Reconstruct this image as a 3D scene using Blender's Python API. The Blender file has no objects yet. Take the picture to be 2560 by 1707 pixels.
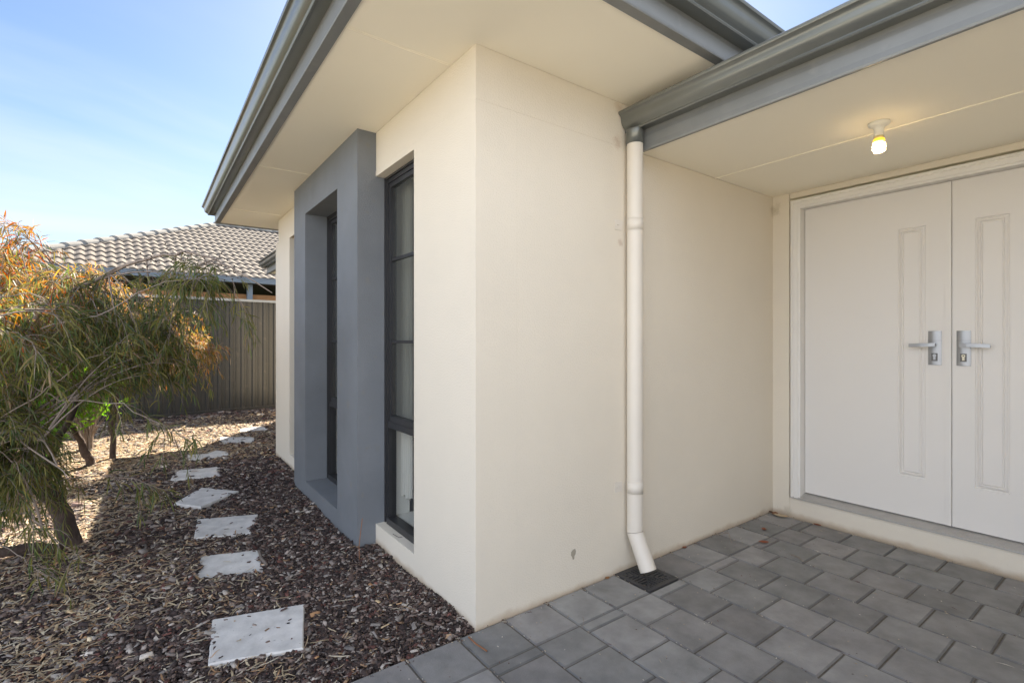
import bpy, math, random
import numpy as np
from mathutils import Vector, Matrix
R = math.radians
random.seed(7); rng = np.random.default_rng(7)
S = bpy.context.scene
COL = S.collection

# ------------------------------------------------------------------ camera
CAM = (-1.19, -1.901, 1.30)
cd = bpy.data.cameras.new("camera"); cam = bpy.data.objects.new("camera", cd); COL.objects.link(cam)
cam.location = CAM
cam.rotation_euler = (R(90), 0, R(-36.2))
cd.sensor_width = 36.0; cd.lens = 36.0 * 1250 / 2560
cd.shift_y = -(853.5 - 848.5) / 2560 * -1 * -1
cd.clip_start = 0.02; cd.clip_end = 500
S.camera = cam

# ------------------------------------------------------------------ sky and sun
SX, SY = 0.70, 0.93                        # the sun stands behind the house
el = math.atan(1 / math.hypot(SX, SY)); az = math.atan2(SX, SY)
W = bpy.data.worlds.new("World"); S.world = W; W.use_nodes = True
nt = W.node_tree; nt.nodes.clear()
def wn(t, **k):
    n = nt.nodes.new(t)
    for a, b in k.items(): setattr(n, a, b)
    return n
sky = wn('ShaderNodeTexSky', sky_type='NISHITA', sun_disc=False, sun_elevation=el, sun_rotation=az)
sky.air_density = 1.0; sky.dust_density = 0.6; sky.ozone_density = 2.0
tc = wn('ShaderNodeTexCoord'); sep = wn('ShaderNodeSeparateXYZ'); nt.links.new(tc.outputs['Generated'], sep.inputs[0])
def wmath(op, a, b=None, clamp=False):
    n = wn('ShaderNodeMath', operation=op); n.use_clamp = clamp
    for i, v in enumerate((a, b)):
        if v is None: continue
        if isinstance(v, (int, float)): n.inputs[i].default_value = v
        else: nt.links.new(v, n.inputs[i])
    return n.outputs[0]
zz = wmath('ADD', wmath('MAXIMUM', sep.outputs[2], 0.0), 0.16)
cmb = wn('ShaderNodeCombineXYZ')
nt.links.new(wmath('DIVIDE', sep.outputs[0], zz), cmb.inputs[0]); nt.links.new(wmath('DIVIDE', sep.outputs[1], zz), cmb.inputs[1])
mp = wn('ShaderNodeMapping'); mp.inputs['Rotation'].default_value = (0, 0, R(25)); mp.inputs['Scale'].default_value = (0.5, 0.95, 1)
mp.inputs['Location'].default_value = (1.3, 0.4, 0)
nt.links.new(cmb.outputs[0], mp.inputs[0])
no = wn('ShaderNodeTexNoise'); no.inputs['Scale'].default_value = 0.75; no.inputs['Detail'].default_value = 6; no.inputs['Roughness'].default_value = 0.55
no.inputs['Distortion'].default_value = 0.5
nt.links.new(mp.outputs[0], no.inputs[0])
# more cloud low in the sky, clear overhead; unseen bright bank added behind the camera to light shaded walls
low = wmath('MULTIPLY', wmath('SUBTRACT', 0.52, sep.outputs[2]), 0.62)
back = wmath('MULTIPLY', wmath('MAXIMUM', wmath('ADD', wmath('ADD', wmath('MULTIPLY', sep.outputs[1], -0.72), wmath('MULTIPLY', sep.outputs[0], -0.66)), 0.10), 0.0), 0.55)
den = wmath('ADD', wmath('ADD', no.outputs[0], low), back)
cov = wn('ShaderNodeMapRange', interpolation_type='SMOOTHSTEP'); cov.inputs[1].default_value = 0.50; cov.inputs[2].default_value = 0.92
nt.links.new(den, cov.inputs[0])
hsv = wn('ShaderNodeHueSaturation'); hsv.inputs['Saturation'].default_value = 1.08; hsv.inputs['Value'].default_value = 1.02
nt.links.new(sky.outputs[0], hsv.inputs['Color'])
mixc = wn('ShaderNodeMix', data_type='RGBA')
nt.links.new(cov.outputs[0], mixc.inputs[0]); nt.links.new(hsv.outputs[0], mixc.inputs[6])
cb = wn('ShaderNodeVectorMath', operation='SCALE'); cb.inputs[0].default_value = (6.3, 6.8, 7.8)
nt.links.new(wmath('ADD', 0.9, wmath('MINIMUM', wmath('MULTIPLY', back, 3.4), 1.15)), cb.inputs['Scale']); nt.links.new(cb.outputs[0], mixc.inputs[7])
bg = wn('ShaderNodeBackground'); bg.inputs[1].default_value = 0.05
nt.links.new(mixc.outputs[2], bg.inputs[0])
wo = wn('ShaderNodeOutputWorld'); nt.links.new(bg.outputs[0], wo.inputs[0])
sl = bpy.data.lights.new("sun", 'SUN'); sl.energy = 5.0; sl.angle = R(0.53); sl.color = (1.0, 0.89, 0.73)
so = bpy.data.objects.new("sun", sl); COL.objects.link(so)
so.rotation_euler = Vector((-SX, -SY, -1)).to_track_quat('-Z', 'Y').to_euler(); so.location = (10, 14, 14)
S.view_settings.view_transform = 'Standard'; S.view_settings.look = 'None'; S.view_settings.gamma = 1.0
S.view_settings.exposure = 1.83
S.cycles.max_bounces = 10; S.cycles.diffuse_bounces = 6; S.cycles.transparent_max_bounces = 16

# ------------------------------------------------------------------ materials
MATS = {}
def mat(name, col, rough=0.7, metal=0.0, var=0.0, vscale=3.0, bump=0.0, bscale=100.0, bdetail=3.0, tone=None, spec=0.5,
        bump2=0.0, b2scale=10.0, bevel=0.0, trans=0.0, speck=None, dirt=None, coat=0.0, stains=()):
    m = bpy.data.materials.new(name); m.use_nodes = True; T = m.node_tree; N = T.nodes; L = T.links
    b = N['Principled BSDF']; b.inputs['Roughness'].default_value = rough; b.inputs['Metallic'].default_value = metal
    b.inputs['Specular IOR Level'].default_value = spec
    b.inputs['Coat Weight'].default_value = coat
    t = N.new('ShaderNodeTexCoord'); O = t.outputs['Object']
    c4 = (*col, 1)
    out = None
    if tone:                                    # per-face colour of the thing itself
        a = N.new('ShaderNodeAttribute'); a.attribute_name = 'tone'; out = a.outputs['Color']
    if var:
        n = N.new('ShaderNodeTexNoise'); n.inputs['Scale'].default_value = vscale; n.inputs['Detail'].default_value = 6
        n.inputs['Roughness'].default_value = 0.6; L.new(O, n.inputs[0])
        mr = N.new('ShaderNodeMapRange'); mr.inputs[1].default_value = 0.25; mr.inputs[2].default_value = 0.75
        mr.inputs[3].default_value = 1 - var; mr.inputs[4].default_value = 1 + var; L.new(n.outputs[0], mr.inputs[0])
        v = N.new('ShaderNodeVectorMath'); v.operation = 'SCALE'
        if out: L.new(out, v.inputs[0])
        else: v.inputs[0].default_value = col
        L.new(mr.outputs[0], v.inputs['Scale']); out = v.outputs[0]
    if speck:                                   # (scale, threshold, colour, amount)
        n = N.new('ShaderNodeTexNoise'); n.inputs['Scale'].default_value = speck[0]; n.inputs['Detail'].default_value = 4; L.new(O, n.inputs[0])
        mr = N.new('ShaderNodeMapRange'); mr.inputs[1].default_value = speck[1]; mr.inputs[2].default_value = speck[1] + 0.12
        mr.inputs[4].default_value = speck[3]; L.new(n.outputs[0], mr.inputs[0])
        x = N.new('ShaderNodeMix'); x.data_type = 'RGBA'; L.new(mr.outputs[0], x.inputs[0])
        if out: L.new(out, x.inputs[6])
        else: x.inputs[6].default_value = c4
        x.inputs[7].default_value = (*speck[2], 1); out = x.outputs[2]
    if dirt:                                    # soil splashed on the foot of a wall: (height, colour, amount)
        sp = N.new('ShaderNodeSeparateXYZ'); L.new(O, sp.inputs[0])
        n = N.new('ShaderNodeTexNoise'); n.inputs['Scale'].default_value = 9; n.inputs['Detail'].default_value = 6; L.new(O, n.inputs[0])
        h = N.new('ShaderNodeMath'); h.operation = 'MULTIPLY_ADD'; L.new(n.outputs[0], h.inputs[0]); h.inputs[1].default_value = -dirt[0] * 1.6
        L.new(sp.outputs[2], h.inputs[2])
        mr = N.new('ShaderNodeMapRange'); mr.interpolation_type = 'SMOOTHSTEP'; mr.inputs[1].default_value = -dirt[0] * 0.9; mr.inputs[2].default_value = dirt[0] * 0.3
        mr.inputs[3].default_value = dirt[2]; mr.inputs[4].default_value = 0; L.new(h.outputs[0], mr.inputs[0])
        x = N.new('ShaderNodeMix'); x.data_type = 'RGBA'; L.new(mr.outputs[0], x.inputs[0])
        if out: L.new(out, x.inputs[6])
        else: x.inputs[6].default_value = c4
        x.inputs[7].default_value = (*dirt[1], 1); out = x.outputs[2]
    for pos, rad, sc_ in stains:                # single marks: mildew, rust
        vd = N.new('ShaderNodeVectorMath'); vd.operation = 'DISTANCE'; L.new(O, vd.inputs[0]); vd.inputs[1].default_value = pos
        n = N.new('ShaderNodeTexNoise'); n.inputs['Scale'].default_value = 26; n.inputs['Detail'].default_value = 9; n.inputs['Roughness'].default_value = 0.75; L.new(O, n.inputs[0])
        h = N.new('ShaderNodeMath'); h.operation = 'MULTIPLY_ADD'; L.new(n.outputs[0], h.inputs[0]); h.inputs[1].default_value = rad * 2.2; L.new(vd.outputs['Value'], h.inputs[2])
        mr = N.new('ShaderNodeMapRange'); mr.interpolation_type = 'SMOOTHSTEP'; mr.inputs[1].default_value = rad * 1.15; mr.inputs[2].default_value = rad * 2.0
        mr.inputs[3].default_value = 0.42; mr.inputs[4].default_value = 0; L.new(h.outputs[0], mr.inputs[0])
        x = N.new('ShaderNodeMix'); x.data_type = 'RGBA'; L.new(mr.outputs[0], x.inputs[0]); L.new(out, x.inputs[6]); x.inputs[7].default_value = (*sc_, 1); out = x.outputs[2]
    if out: L.new(out, b.inputs['Base Color'])
    else: b.inputs['Base Color'].default_value = c4
    nrm = None
    if bevel:
        bv = N.new('ShaderNodeBevel'); bv.samples = 4; bv.inputs[0].default_value = bevel; nrm = bv.outputs[0]
    for st, sc, dist in ((bump, bscale, 0.002), (bump2, b2scale, 0.02)):
        if st:
            n = N.new('ShaderNodeTexNoise'); n.inputs['Scale'].default_value = sc; n.inputs['Detail'].default_value = bdetail; L.new(O, n.inputs[0])
            bp = N.new('ShaderNodeBump'); bp.inputs['Strength'].default_value = st; bp.inputs['Distance'].default_value = dist
            L.new(n.outputs[0], bp.inputs['Height'])
            if nrm: L.new(nrm, bp.inputs['Normal'])
            nrm = bp.outputs[0]
    if nrm: L.new(nrm, b.inputs['Normal'])
    if trans:
        tr = N.new('ShaderNodeBsdfTranslucent'); ms = N.new('ShaderNodeMixShader'); ms.inputs[0].default_value = trans
        hs = N.new('ShaderNodeHueSaturation'); hs.inputs['Saturation'].default_value = 1.15; hs.inputs['Value'].default_value = 1.5
        if out: L.new(out, hs.inputs['Color'])
        else: hs.inputs['Color'].default_value = c4
        L.new(hs.outputs[0], tr.inputs[0])
        L.new(b.outputs[0], ms.inputs[1]); L.new(tr.outputs[0], ms.inputs[2]); L.new(ms.outputs[0], N['Material Output'].inputs[0])
    MATS[name] = m
    return m
CREAM = (0.725, 0.66, 0.550)
mat('render_cream', CREAM, 0.85, var=0.045, vscale=0.9, bump=1.0, bscale=125, bdetail=3, bump2=0.14, b2scale=3.5, bevel=0.004,
    dirt=(0.035, (0.42, 0.30, 0.18), 0.6), speck=(38, 0.735, (0.5, 0.42, 0.3), 0.5),
    stains=[((2.661, -0.02, 2.28), 0.07, (0.30, 0.24, 0.13)), ((0.935, 0.0, 2.40), 0.055, (0.40, 0.24, 0.14)), ((0.94, 0.0, 2.60), 0.05, (0.5, 0.36, 0.22)), ((0.955, 0.0, 1.84), 0.035, (0.35, 0.22, 0.15)), ((2.661, -0.115, 0.03), 0.05, (0.45, 0.38, 0.28))])
mat('render_grey', (0.172, 0.184, 0.198), 0.8, var=0.12, vscale=2.6, bump=0.9, bscale=150, bdetail=2, bevel=0.004,
    speck=(14, 0.62, (0.2, 0.19, 0.17), 0.5))
mat('soffit_paint', (0.91, 0.855, 0.715), 0.75, var=0.02, vscale=0.8, bump=0.06, bscale=120, bump2=0.03, b2scale=2.2)
mat('steel_grey', (0.17, 0.178, 0.165), 0.30, metal=0.45, var=0.07, vscale=4, spec=0.6, bump=0.03, bscale=60,
    speck=(5, 0.60, (0.22, 0.225, 0.21), 0.4), coat=0.3)
mat('steel_weathered', (0.22, 0.228, 0.225), 0.42, metal=0.2, var=0.1, vscale=5, spec=0.5, speck=(14, 0.62, (0.30, 0.30, 0.28), 0.35))
mat('pipe_cream', (0.70, 0.645, 0.56), 0.5, var=0.02, vscale=6)
mat('door_white', (0.73, 0.70, 0.655), 0.55, var=0.02, vscale=1.4, bump=0.05, bscale=150)
mat('frame_white', (0.76, 0.735, 0.69), 0.5, var=0.015, vscale=3)
mat('alu_black', (0.025, 0.025, 0.027), 0.42, var=0.1, vscale=8, coat=0.2)
mat('alu_mill', (0.46, 0.44, 0.41), 0.42, metal=0.35, var=0.07, vscale=12)
mat('satin_nickel', (0.36, 0.37, 0.385), 0.38, metal=0.7, var=0.03, vscale=40)
mat('recess_dark', (0.12, 0.115, 0.11), 0.5)
mat('brass_key', (0.55, 0.50, 0.38), 0.4, metal=0.7)
mat('black', (0.01, 0.01, 0.01), 0.7)
mat('grate_black', (0.045, 0.044, 0.046), 0.55, var=0.2, vscale=60, bump=0.3, bscale=400)
mat('room_paint', (0.42, 0.40, 0.36), 0.9)
mat('reveal_paint', (0.80, 0.78, 0.73), 0.7)
mat('curtain', (0.66, 0.64, 0.60), 0.9, trans=0.25)
mat('stone', (0.63, 0.61, 0.58), 0.85, var=0.24, vscale=10, bump=0.8, bscale=26, bdetail=7, bump2=0.25, b2scale=9,
    speck=(48, 0.66, (0.22, 0.20, 0.18), 0.65))
mat('paver', (0.17, 0.17, 0.175), 0.85, tone=True, var=0.30, vscale=6.5, bump=0.9, bscale=260, bdetail=3, bump2=0.12, b2scale=18,
    speck=(420, 0.60, (0.30, 0.295, 0.29), 0.35))
mat('joint_sand', (0.12, 0.105, 0.085), 0.95, var=0.3, vscale=60)
mat('mulch_soil', (0.055, 0.040, 0.034), 0.95, var=0.4, vscale=30, bump=1.0, bscale=60, bump2=0.8, b2scale=14)
mat('chip', (0.1, 0.07, 0.06), 0.85, tone=True, var=0.25, vscale=70, bump=0.5, bscale=160)
mat('straw', (0.4, 0.3, 0.2), 0.7, tone=True, trans=0.2)
mat('concrete', (0.68, 0.63, 0.55), 0.9, var=0.08, vscale=1.5)
mat('lawn', (0.09, 0.12, 0.04), 0.95, var=0.3, vscale=3)
mat('fence_steel', (0.060, 0.058, 0.053), 0.30, metal=0.3, var=0.10, vscale=3, speck=(9, 0.6, (0.12, 0.105, 0.085), 0.5))
mat('fence_cap', (0.34, 0.34, 0.32), 0.42, var=0.06, vscale=4)
mat('roof_tile', (0.155, 0.138, 0.122), 0.9, tone=True, var=0.14, vscale=9, bump=0.4, bscale=90)
mat('ridge_tile', (0.22, 0.215, 0.20), 0.9, var=0.12, vscale=6)
mat('roof_steel', (0.16, 0.17, 0.17), 0.5)
mat('gutter_blue', (0.155, 0.19, 0.23), 0.45, var=0.05, vscale=3)
mat('timber', (0.36, 0.17, 0.06), 0.6, var=0.2, vscale=6)
mat('dark_wood_and_shade', (0.06, 0.045, 0.035), 0.8, var=0.2, vscale=5)
mat('bark', (0.085, 0.060, 0.050), 0.95, var=0.35, vscale=16, bump=1.0, bscale=45, bump2=0.9, b2scale=22, bdetail=5)
mat('twig', (0.25, 0.20, 0.165), 0.8, var=0.25, vscale=25)
mat('leaf', (0.1, 0.12, 0.04), 0.5, tone=True, trans=0.50, spec=0.4)
mat('dry_leaf', (0.26, 0.10, 0.05), 0.7, tone=True, trans=0.15)
mat('bulb_white', (0.78, 0.76, 0.68), 0.35)
mat('bulb_collar', (0.75, 0.62, 0.25), 0.5)
mat('wall_scar', (0.36, 0.32, 0.25), 0.95, var=0.1, vscale=60)
mat('sock_mould', (0.25, 0.2, 0.14), 0.95)
m = bpy.data.materials.new('lamp_glow'); m.use_nodes = True; b = m.node_tree.nodes['Principled BSDF']
b.inputs['Emission Color'].default_value = (1.0, 0.72, 0.36, 1); b.inputs['Emission Strength'].default_value = 4; MATS['lamp_glow'] = m
m = bpy.data.materials.new('lamp_base_glow'); m.use_nodes = True; b = m.node_tree.nodes['Principled BSDF']
b.inputs['Base Color'].default_value = (0.8, 0.5, 0.05, 1)
b.inputs['Emission Color'].default_value = (1.0, 0.50, 0.03, 1); b.inputs['Emission Strength'].default_value = 0.55; MATS['lamp_base_glow'] = m
def glass(name, tint, through):
    m = bpy.data.materials.new(name); m.use_nodes = True; N = m.node_tree.nodes; L = m.node_tree.links; N.remove(N['Principled BSDF'])
    tr = N.new('ShaderNodeBsdfTransparent'); tr.inputs[0].default_value = (*tint, 1)
    df = N.new('ShaderNodeBsdfDiffuse'); df.inputs[0].default_value = (0.10, 0.105, 0.10, 1)
    m0 = N.new('ShaderNodeMixShader'); m0.inputs[0].default_value = through; L.new(tr.outputs[0], m0.inputs[1]); L.new(df.outputs[0], m0.inputs[2])
    gl = N.new('ShaderNodeBsdfGlossy'); gl.inputs['Roughness'].default_value = 0.01
    lw = N.new('ShaderNodeLayerWeight'); lw.inputs[0].default_value = 0.5                # thin pane: the same seen from either side
    pw = N.new('ShaderNodeMath'); pw.operation = 'POWER'; L.new(lw.outputs['Facing'], pw.inputs[0]); pw.inputs[1].default_value = 4.0
    fr = N.new('ShaderNodeMath'); fr.operation = 'MULTIPLY_ADD'; L.new(pw.outputs[0], fr.inputs[0]); fr.inputs[1].default_value = 0.9; fr.inputs[2].default_value = 0.05
    mm = N.new('ShaderNodeMixShader'); L.new(fr.outputs[0], mm.inputs[0]); L.new(m0.outputs[0], mm.inputs[1]); L.new(gl.outputs[0], mm.inputs[2])
    L.new(mm.outputs[0], N['Material Output'].inputs[0]); MATS[name] = m
glass('glass_screened', (0.72, 0.74, 0.70), 0.30)
glass('glass_clear', (0.93, 0.95, 0.93), 0.0)

# ------------------------------------------------------------------ mesh helpers
class MB:
    def __init__(s): s.v = []; s.f = []; s.c = []; s.sm = []
    def add(s, vs, fs, col=None, smooth=False):
        o = len(s.v); s.v += [tuple(v) for v in vs]
        for f in fs: s.f.append(tuple(i + o for i in f)); s.c.append(col); s.sm.append(smooth)
        return s
    def box(s, x0, x1, y0, y1, z0, z1, col=None):
        vs = [(x, y, z) for x in (x0, x1) for y in (y0, y1) for z in (z0, z1)]
        return s.add(vs, [(0, 1, 3, 2), (4, 6, 7, 5), (0, 4, 5, 1), (2, 3, 7, 6), (0, 2, 6, 4), (1, 5, 7, 3)], col)
    def cbox(s, x0, x1, y0, y1, z0, z1, r=0.003, col=None, ecol=None):        # box with its top edges eased
        vs = [(x0, y0, z0), (x1, y0, z0), (x1, y1, z0), (x0, y1, z0), (x0, y0, z1 - r), (x1, y0, z1 - r), (x1, y1, z1 - r), (x0, y1, z1 - r),
              (x0 + r, y0 + r, z1), (x1 - r, y0 + r, z1), (x1 - r, y1 - r, z1), (x0 + r, y1 - r, z1)]
        fs = [(8, 9, 10, 11)] + [(i, (i + 1) % 4, (i + 1) % 4 + 4, i + 4) for i in range(4)] + [(i + 4, (i + 1) % 4 + 4, (i + 1) % 4 + 8, i + 8) for i in range(4)]
        s.add(vs, fs[:1], col); return s.add(vs, fs[1:], ecol or col)
    def rod(s, p, q, r, n=8, r2=None, col=None, smooth=True, caps=True):
        return s.tube([p, q], [r, r if r2 is None else r2], n, col, smooth, caps)
    def tube(s, pts, rad, n=8, col=None, smooth=True, caps=True):
        P = [Vector(p) for p in pts]; k = len(P)
        if isinstance(rad, (int, float)): rad = [rad] * k
        T = [(P[min(i + 1, k - 1)] - P[max(i - 1, 0)]).normalized() for i in range(k)]
        if k == 3 and False: pass
        up = Vector((0, 0, 1)) if abs(T[0].z) < 0.9 else Vector((1, 0, 0))
        u = T[0].cross(up).normalized(); vs = []
        for i in range(k):
            u = (u - T[i] * u.dot(T[i])).normalized(); w = T[i].cross(u)
            for j in range(n):
                a = 2 * math.pi * j / n; vs.append(P[i] + (u * math.cos(a) + w * math.sin(a)) * rad[i])
        fs = [(i * n + j, i * n + (j + 1) % n, (i + 1) * n + (j + 1) % n, (i + 1) * n + j) for i in range(k - 1) for j in range(n)]
        s.add(vs, fs, col, smooth)
        if caps and n > 3: s.add(vs[:n], [tuple(range(n - 1, -1, -1))], col); s.add(vs[-n:], [tuple(range(n))], col)
        return s
    def lathe(s, c, prof, n=24, col=None):                       # prof: (radius, z)
        vs = [(c[0] + r * math.cos(2 * math.pi * j / n), c[1] + r * math.sin(2 * math.pi * j / n), c[2] + z) for r, z in prof for j in range(n)]
        return s.add(vs, [(i * n + j, i * n + (j + 1) % n, (i + 1) * n + (j + 1) % n, (i + 1) * n + j) for i in range(len(prof) - 1) for j in range(n)], col, True)
    def sweep(s, path, prof, close_ends=True):
        """profile (d outward, z) carried along a 2-D path with mitred corners; outward is to the left of travel"""
        n = len(path); rings = []
        for i in range(n):
            a = Vector(path[max(i - 1, 0)]); b_ = Vector(path[i]); c = Vector(path[min(i + 1, n - 1)])
            d1 = (b_ - a).normalized() if i > 0 else (c - b_).normalized(); d2 = (c - b_).normalized() if i < n - 1 else d1
            n1 = Vector((-d1.y, d1.x)); n2 = Vector((-d2.y, d2.x)); m_ = (n1 + n2).normalized(); k = 1 / max(m_.dot(n1), 0.2)
            rings.append([(b_.x + m_.x * k * d, b_.y + m_.y * k * d, z) for d, z in prof])
        k = len(prof); vs = [v for r in rings for v in r]
        s.add(vs, [(i * k + j, i * k + j + 1, (i + 1) * k + j + 1, (i + 1) * k + j) for i in range(n - 1) for j in range(k - 1)])
        if close_ends:
            s.add(rings[0], [tuple(range(k))]); s.add(rings[-1], [tuple(range(k - 1, -1, -1))])
        return s
    def ring_block(s, x0, x1, y0, y1, z0, z1, hy0, hy1, hz0, hz1, skip=()):
        """wall block standing across x with a rectangular opening through it"""
        for x, fl in ((x0, False), (x1, True)):
            for (a, b_, c, d) in ((y0, hy0, z0, z1), (hy1, y1, z0, z1), (hy0, hy1, z0, hz0), (hy0, hy1, hz1, z1)):
                if b_ - a > 1e-4 and d - c > 1e-4:
                    q = [(x, a, c), (x, a, d), (x, b_, d), (x, b_, c)]
                    s.add(q if not fl else q[::-1], [(0, 1, 2, 3)])
        def quad(*q): s.add(q, [(0, 1, 2, 3)])
        if 'y0' not in skip: quad((x0, y0, z0), (x1, y0, z0), (x1, y0, z1), (x0, y0, z1))
        if 'y1' not in skip: quad((x0, y1, z0), (x0, y1, z1), (x1, y1, z1), (x1, y1, z0))
        quad((x0, y0, z1), (x1, y0, z1), (x1, y1, z1), (x0, y1, z1))
        if 'h0' not in skip: quad((x0, hy0, hz0), (x0, hy0, hz1), (x1, hy0, hz1), (x1, hy0, hz0))
        if 'h1' not in skip: quad((x0, hy1, hz0), (x1, hy1, hz0), (x1, hy1, hz1), (x0, hy1, hz1))
        quad((x0, hy0, hz0), (x1, hy0, hz0), (x1, hy1, hz0), (x0, hy1, hz0)); quad((x0, hy0, hz1), (x0, hy1, hz1), (x1, hy1, hz1), (x1, hy0, hz1))
        return s
def wloc(o):
    v = Vector((0, 0, 0))
    while o is not None: v += o.location; o = o.parent
    return v
def obj(name, mb, m, parent=None, loc=None, label=None):
    """one mesh object; vertices are given in world space; origin at the parent's, or at loc"""
    me = bpy.data.meshes.new(name)
    off = wloc(parent) if parent is not None else Vector(loc or (0, 0, 0))
    V = np.array(mb.v, dtype=np.float64).reshape(-1, 3) - np.array(off)
    me.from_pydata(V.tolist(), [], mb.f)
    me.polygons.foreach_set('use_smooth', mb.sm)
    if any(c is not None for c in mb.c):
        at = me.attributes.new('tone', 'FLOAT_COLOR', 'FACE')
        at.data.foreach_set('color', np.array([(*(c or (0.2, 0.2, 0.2)), 1) for c in mb.c], dtype=np.float32).ravel())
    me.materials.append(MATS[m]); me.update()
    o = bpy.data.objects.new(name, me); COL.objects.link(o)
    if parent is not None: o.parent = parent
    else: o.location = off
    if label: o['label'] = label
    return o
def tag(o, label, cat, group=None):
    o['label'] = label; o['category'] = cat
    if group: o['group'] = group
    return o
def thing(name, label, cat, loc=(0, 0, 0), group=None):
    o = bpy.data.objects.new(name, None); COL.objects.link(o); o.location = loc; o.empty_display_size = 0.1
    return tag(o, label, cat, group)
def kind(o, k): o['kind'] = k; return o
def flat_normals(o):
    import bmesh
    bm = bmesh.new(); bm.from_mesh(o.data); bmesh.ops.recalc_face_normals(bm, faces=bm.faces); bm.to_mesh(o.data); bm.free()

# ------------------------------------------------------------------ the ground
g = MB()
n = 60
xs = [-60 + i * 2 for i in range(61)]
g.add([(x, y, -0.09) for x in (-90, 90) for y in (-90, 90)], [(0, 2, 3, 1)])
kind(obj('ground', g, 'lawn'), 'structure')
# garden bed soil under the bark, gently uneven
g = MB(); nx, ny = 90, 110; X0, X1, Y0, Y1 = -7.0, 2.4, 0.0, 9.6
def gz(x, y): return 0.012 * math.sin(x * 3.1 + 1) * math.cos(y * 2.3) + 0.007 * math.sin(x * 9 + y * 7) - 0.012
vs = [(X0 + (X1 - X0) * i / nx, Y0 + (Y1 - Y0) * j / ny, gz(X0 + (X1 - X0) * i / nx, Y0 + (Y1 - Y0) * j / ny) - 0.012) for i in range(nx + 1) for j in range(ny + 1)]
g.add(vs, [(i * (ny + 1) + j, (i + 1) * (ny + 1) + j, (i + 1) * (ny + 1) + j + 1, i * (ny + 1) + j + 1) for i in range(nx) for j in range(ny)], smooth=True)
kind(obj('garden_soil', g, 'mulch_soil'), 'structure')
# unseen pale concrete, spread in front of the house to bounce sunlight
g = MB(); g.box(-14, 6, -16, -3.0, -0.08, -0.012)
g.box(-14, -2.3, -3.0, -0.4, -0.08, -0.02); g.box(-14, -5.2, -0.4, 9, -0.08, -0.02)
kind(obj('bounce_driveway', g, 'concrete'), 'structure')

# concrete pavers: courses run along y, alternate courses start on a different cut
g = MB(); GAP = 0.0026
def paver(x0, x1, y0, y1):
    t = 0.185 + 0.085 * random.random() ** 1.3; w = random.uniform(0.0, 0.008)
    z = random.uniform(-0.0015, 0.0015)
    g.cbox(x0 + GAP, x1 - GAP, y0 + GAP, y1 - GAP, -0.05, z, 0.006, (t + w + .004, t + 0.002, t - 0.006), (t * 0.72 + w, t * 0.72, t * 0.70))
EDGE = [-2.30, -2.055, -1.81, -1.565, -1.32, -1.075, -0.83, -0.585, -0.338, -0.094, 0.150, 0.403, 0.648, 0.900, 1.150, 1.392, 1.640, 1.890, 2.135, 2.382, 2.62]
for i in range(len(EDGE) - 1):
    x0, x1 = EDGE[i], EDGE[i + 1]; A = (i % 2 == 1)
    isg = abs(x0 - 0.900) < 0.01
    if not isg: paver(x0, x1, -0.245, -0.002)
    y = -0.245
    cut = 0.062 if A else 0.180
    paver(x0, x1, y - cut, y); y -= cut
    while y > -3.0: paver(x0, x1, max(y - 0.2445, -3.0), y); y -= 0.2445
pv = kind(obj('paving', g, 'paver'), 'structure')
g = MB(); g.box(-2.3, 2.62, -3.0, 0.0, -0.07, -0.0065); kind(obj('paving_bed', g, 'joint_sand'), 'structure')

# ------------------------------------------------------------------ the house
ZS = 2.624
house = thing('house', 'cream rendered single-storey house with grey feature window surround, grey gutters and a recessed double-door porch', 'house', (0, 0, 0))
w = MB()
ZB = 2.378
w.ring_block(0.0, 0.23, 0.0, 1.205, -0.12, ZB, 0.639, 1.205, 0.12, 2.345, skip=('y1', 'h1'))
w.ring_block(0.0, 0.23, 2.86, 4.26, -0.12, ZB, 2.86, 3.60, 0.12, 2.345, skip=('y0', 'h0'))
w.box(0.23, 2.661, 0.0, 0.23, -0.12, ZB)
w.box(0.0, 3.2, 4.26, 4.27, -0.12, ZB)
w.box(3.19, 3.2, 0.23, 4.26, -0.12, ZB)
# upper band of render above the joint, a hair back
w.box(0.002, 2.661, 0.002, 0.22, ZB, ZS + 0.004); w.box(0.002, 0.22, 0.22, 1.205, ZB, ZS + 0.004); w.box(0.002, 0.22, 2.86, 4.14, ZB, ZS + 0.004)
w.box(0.22, 3.2, 3.95, 4.14, ZB, ZS + 0.004)
# nib beside the door frame, wall over the doors, wall past them, step under the threshold
w.box(2.661, 2.90, -0.122, 0.23, -0.12, 2.45)
w.box(2.672, 2.90, -2.06, -0.122, 2.342, 2.45)
w.box(2.661, 2.90, -3.30, -2.06, -0.12, 2.45)
w.box(2.664, 2.90, -2.06, -0.122, -0.12, 0.132)
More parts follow.
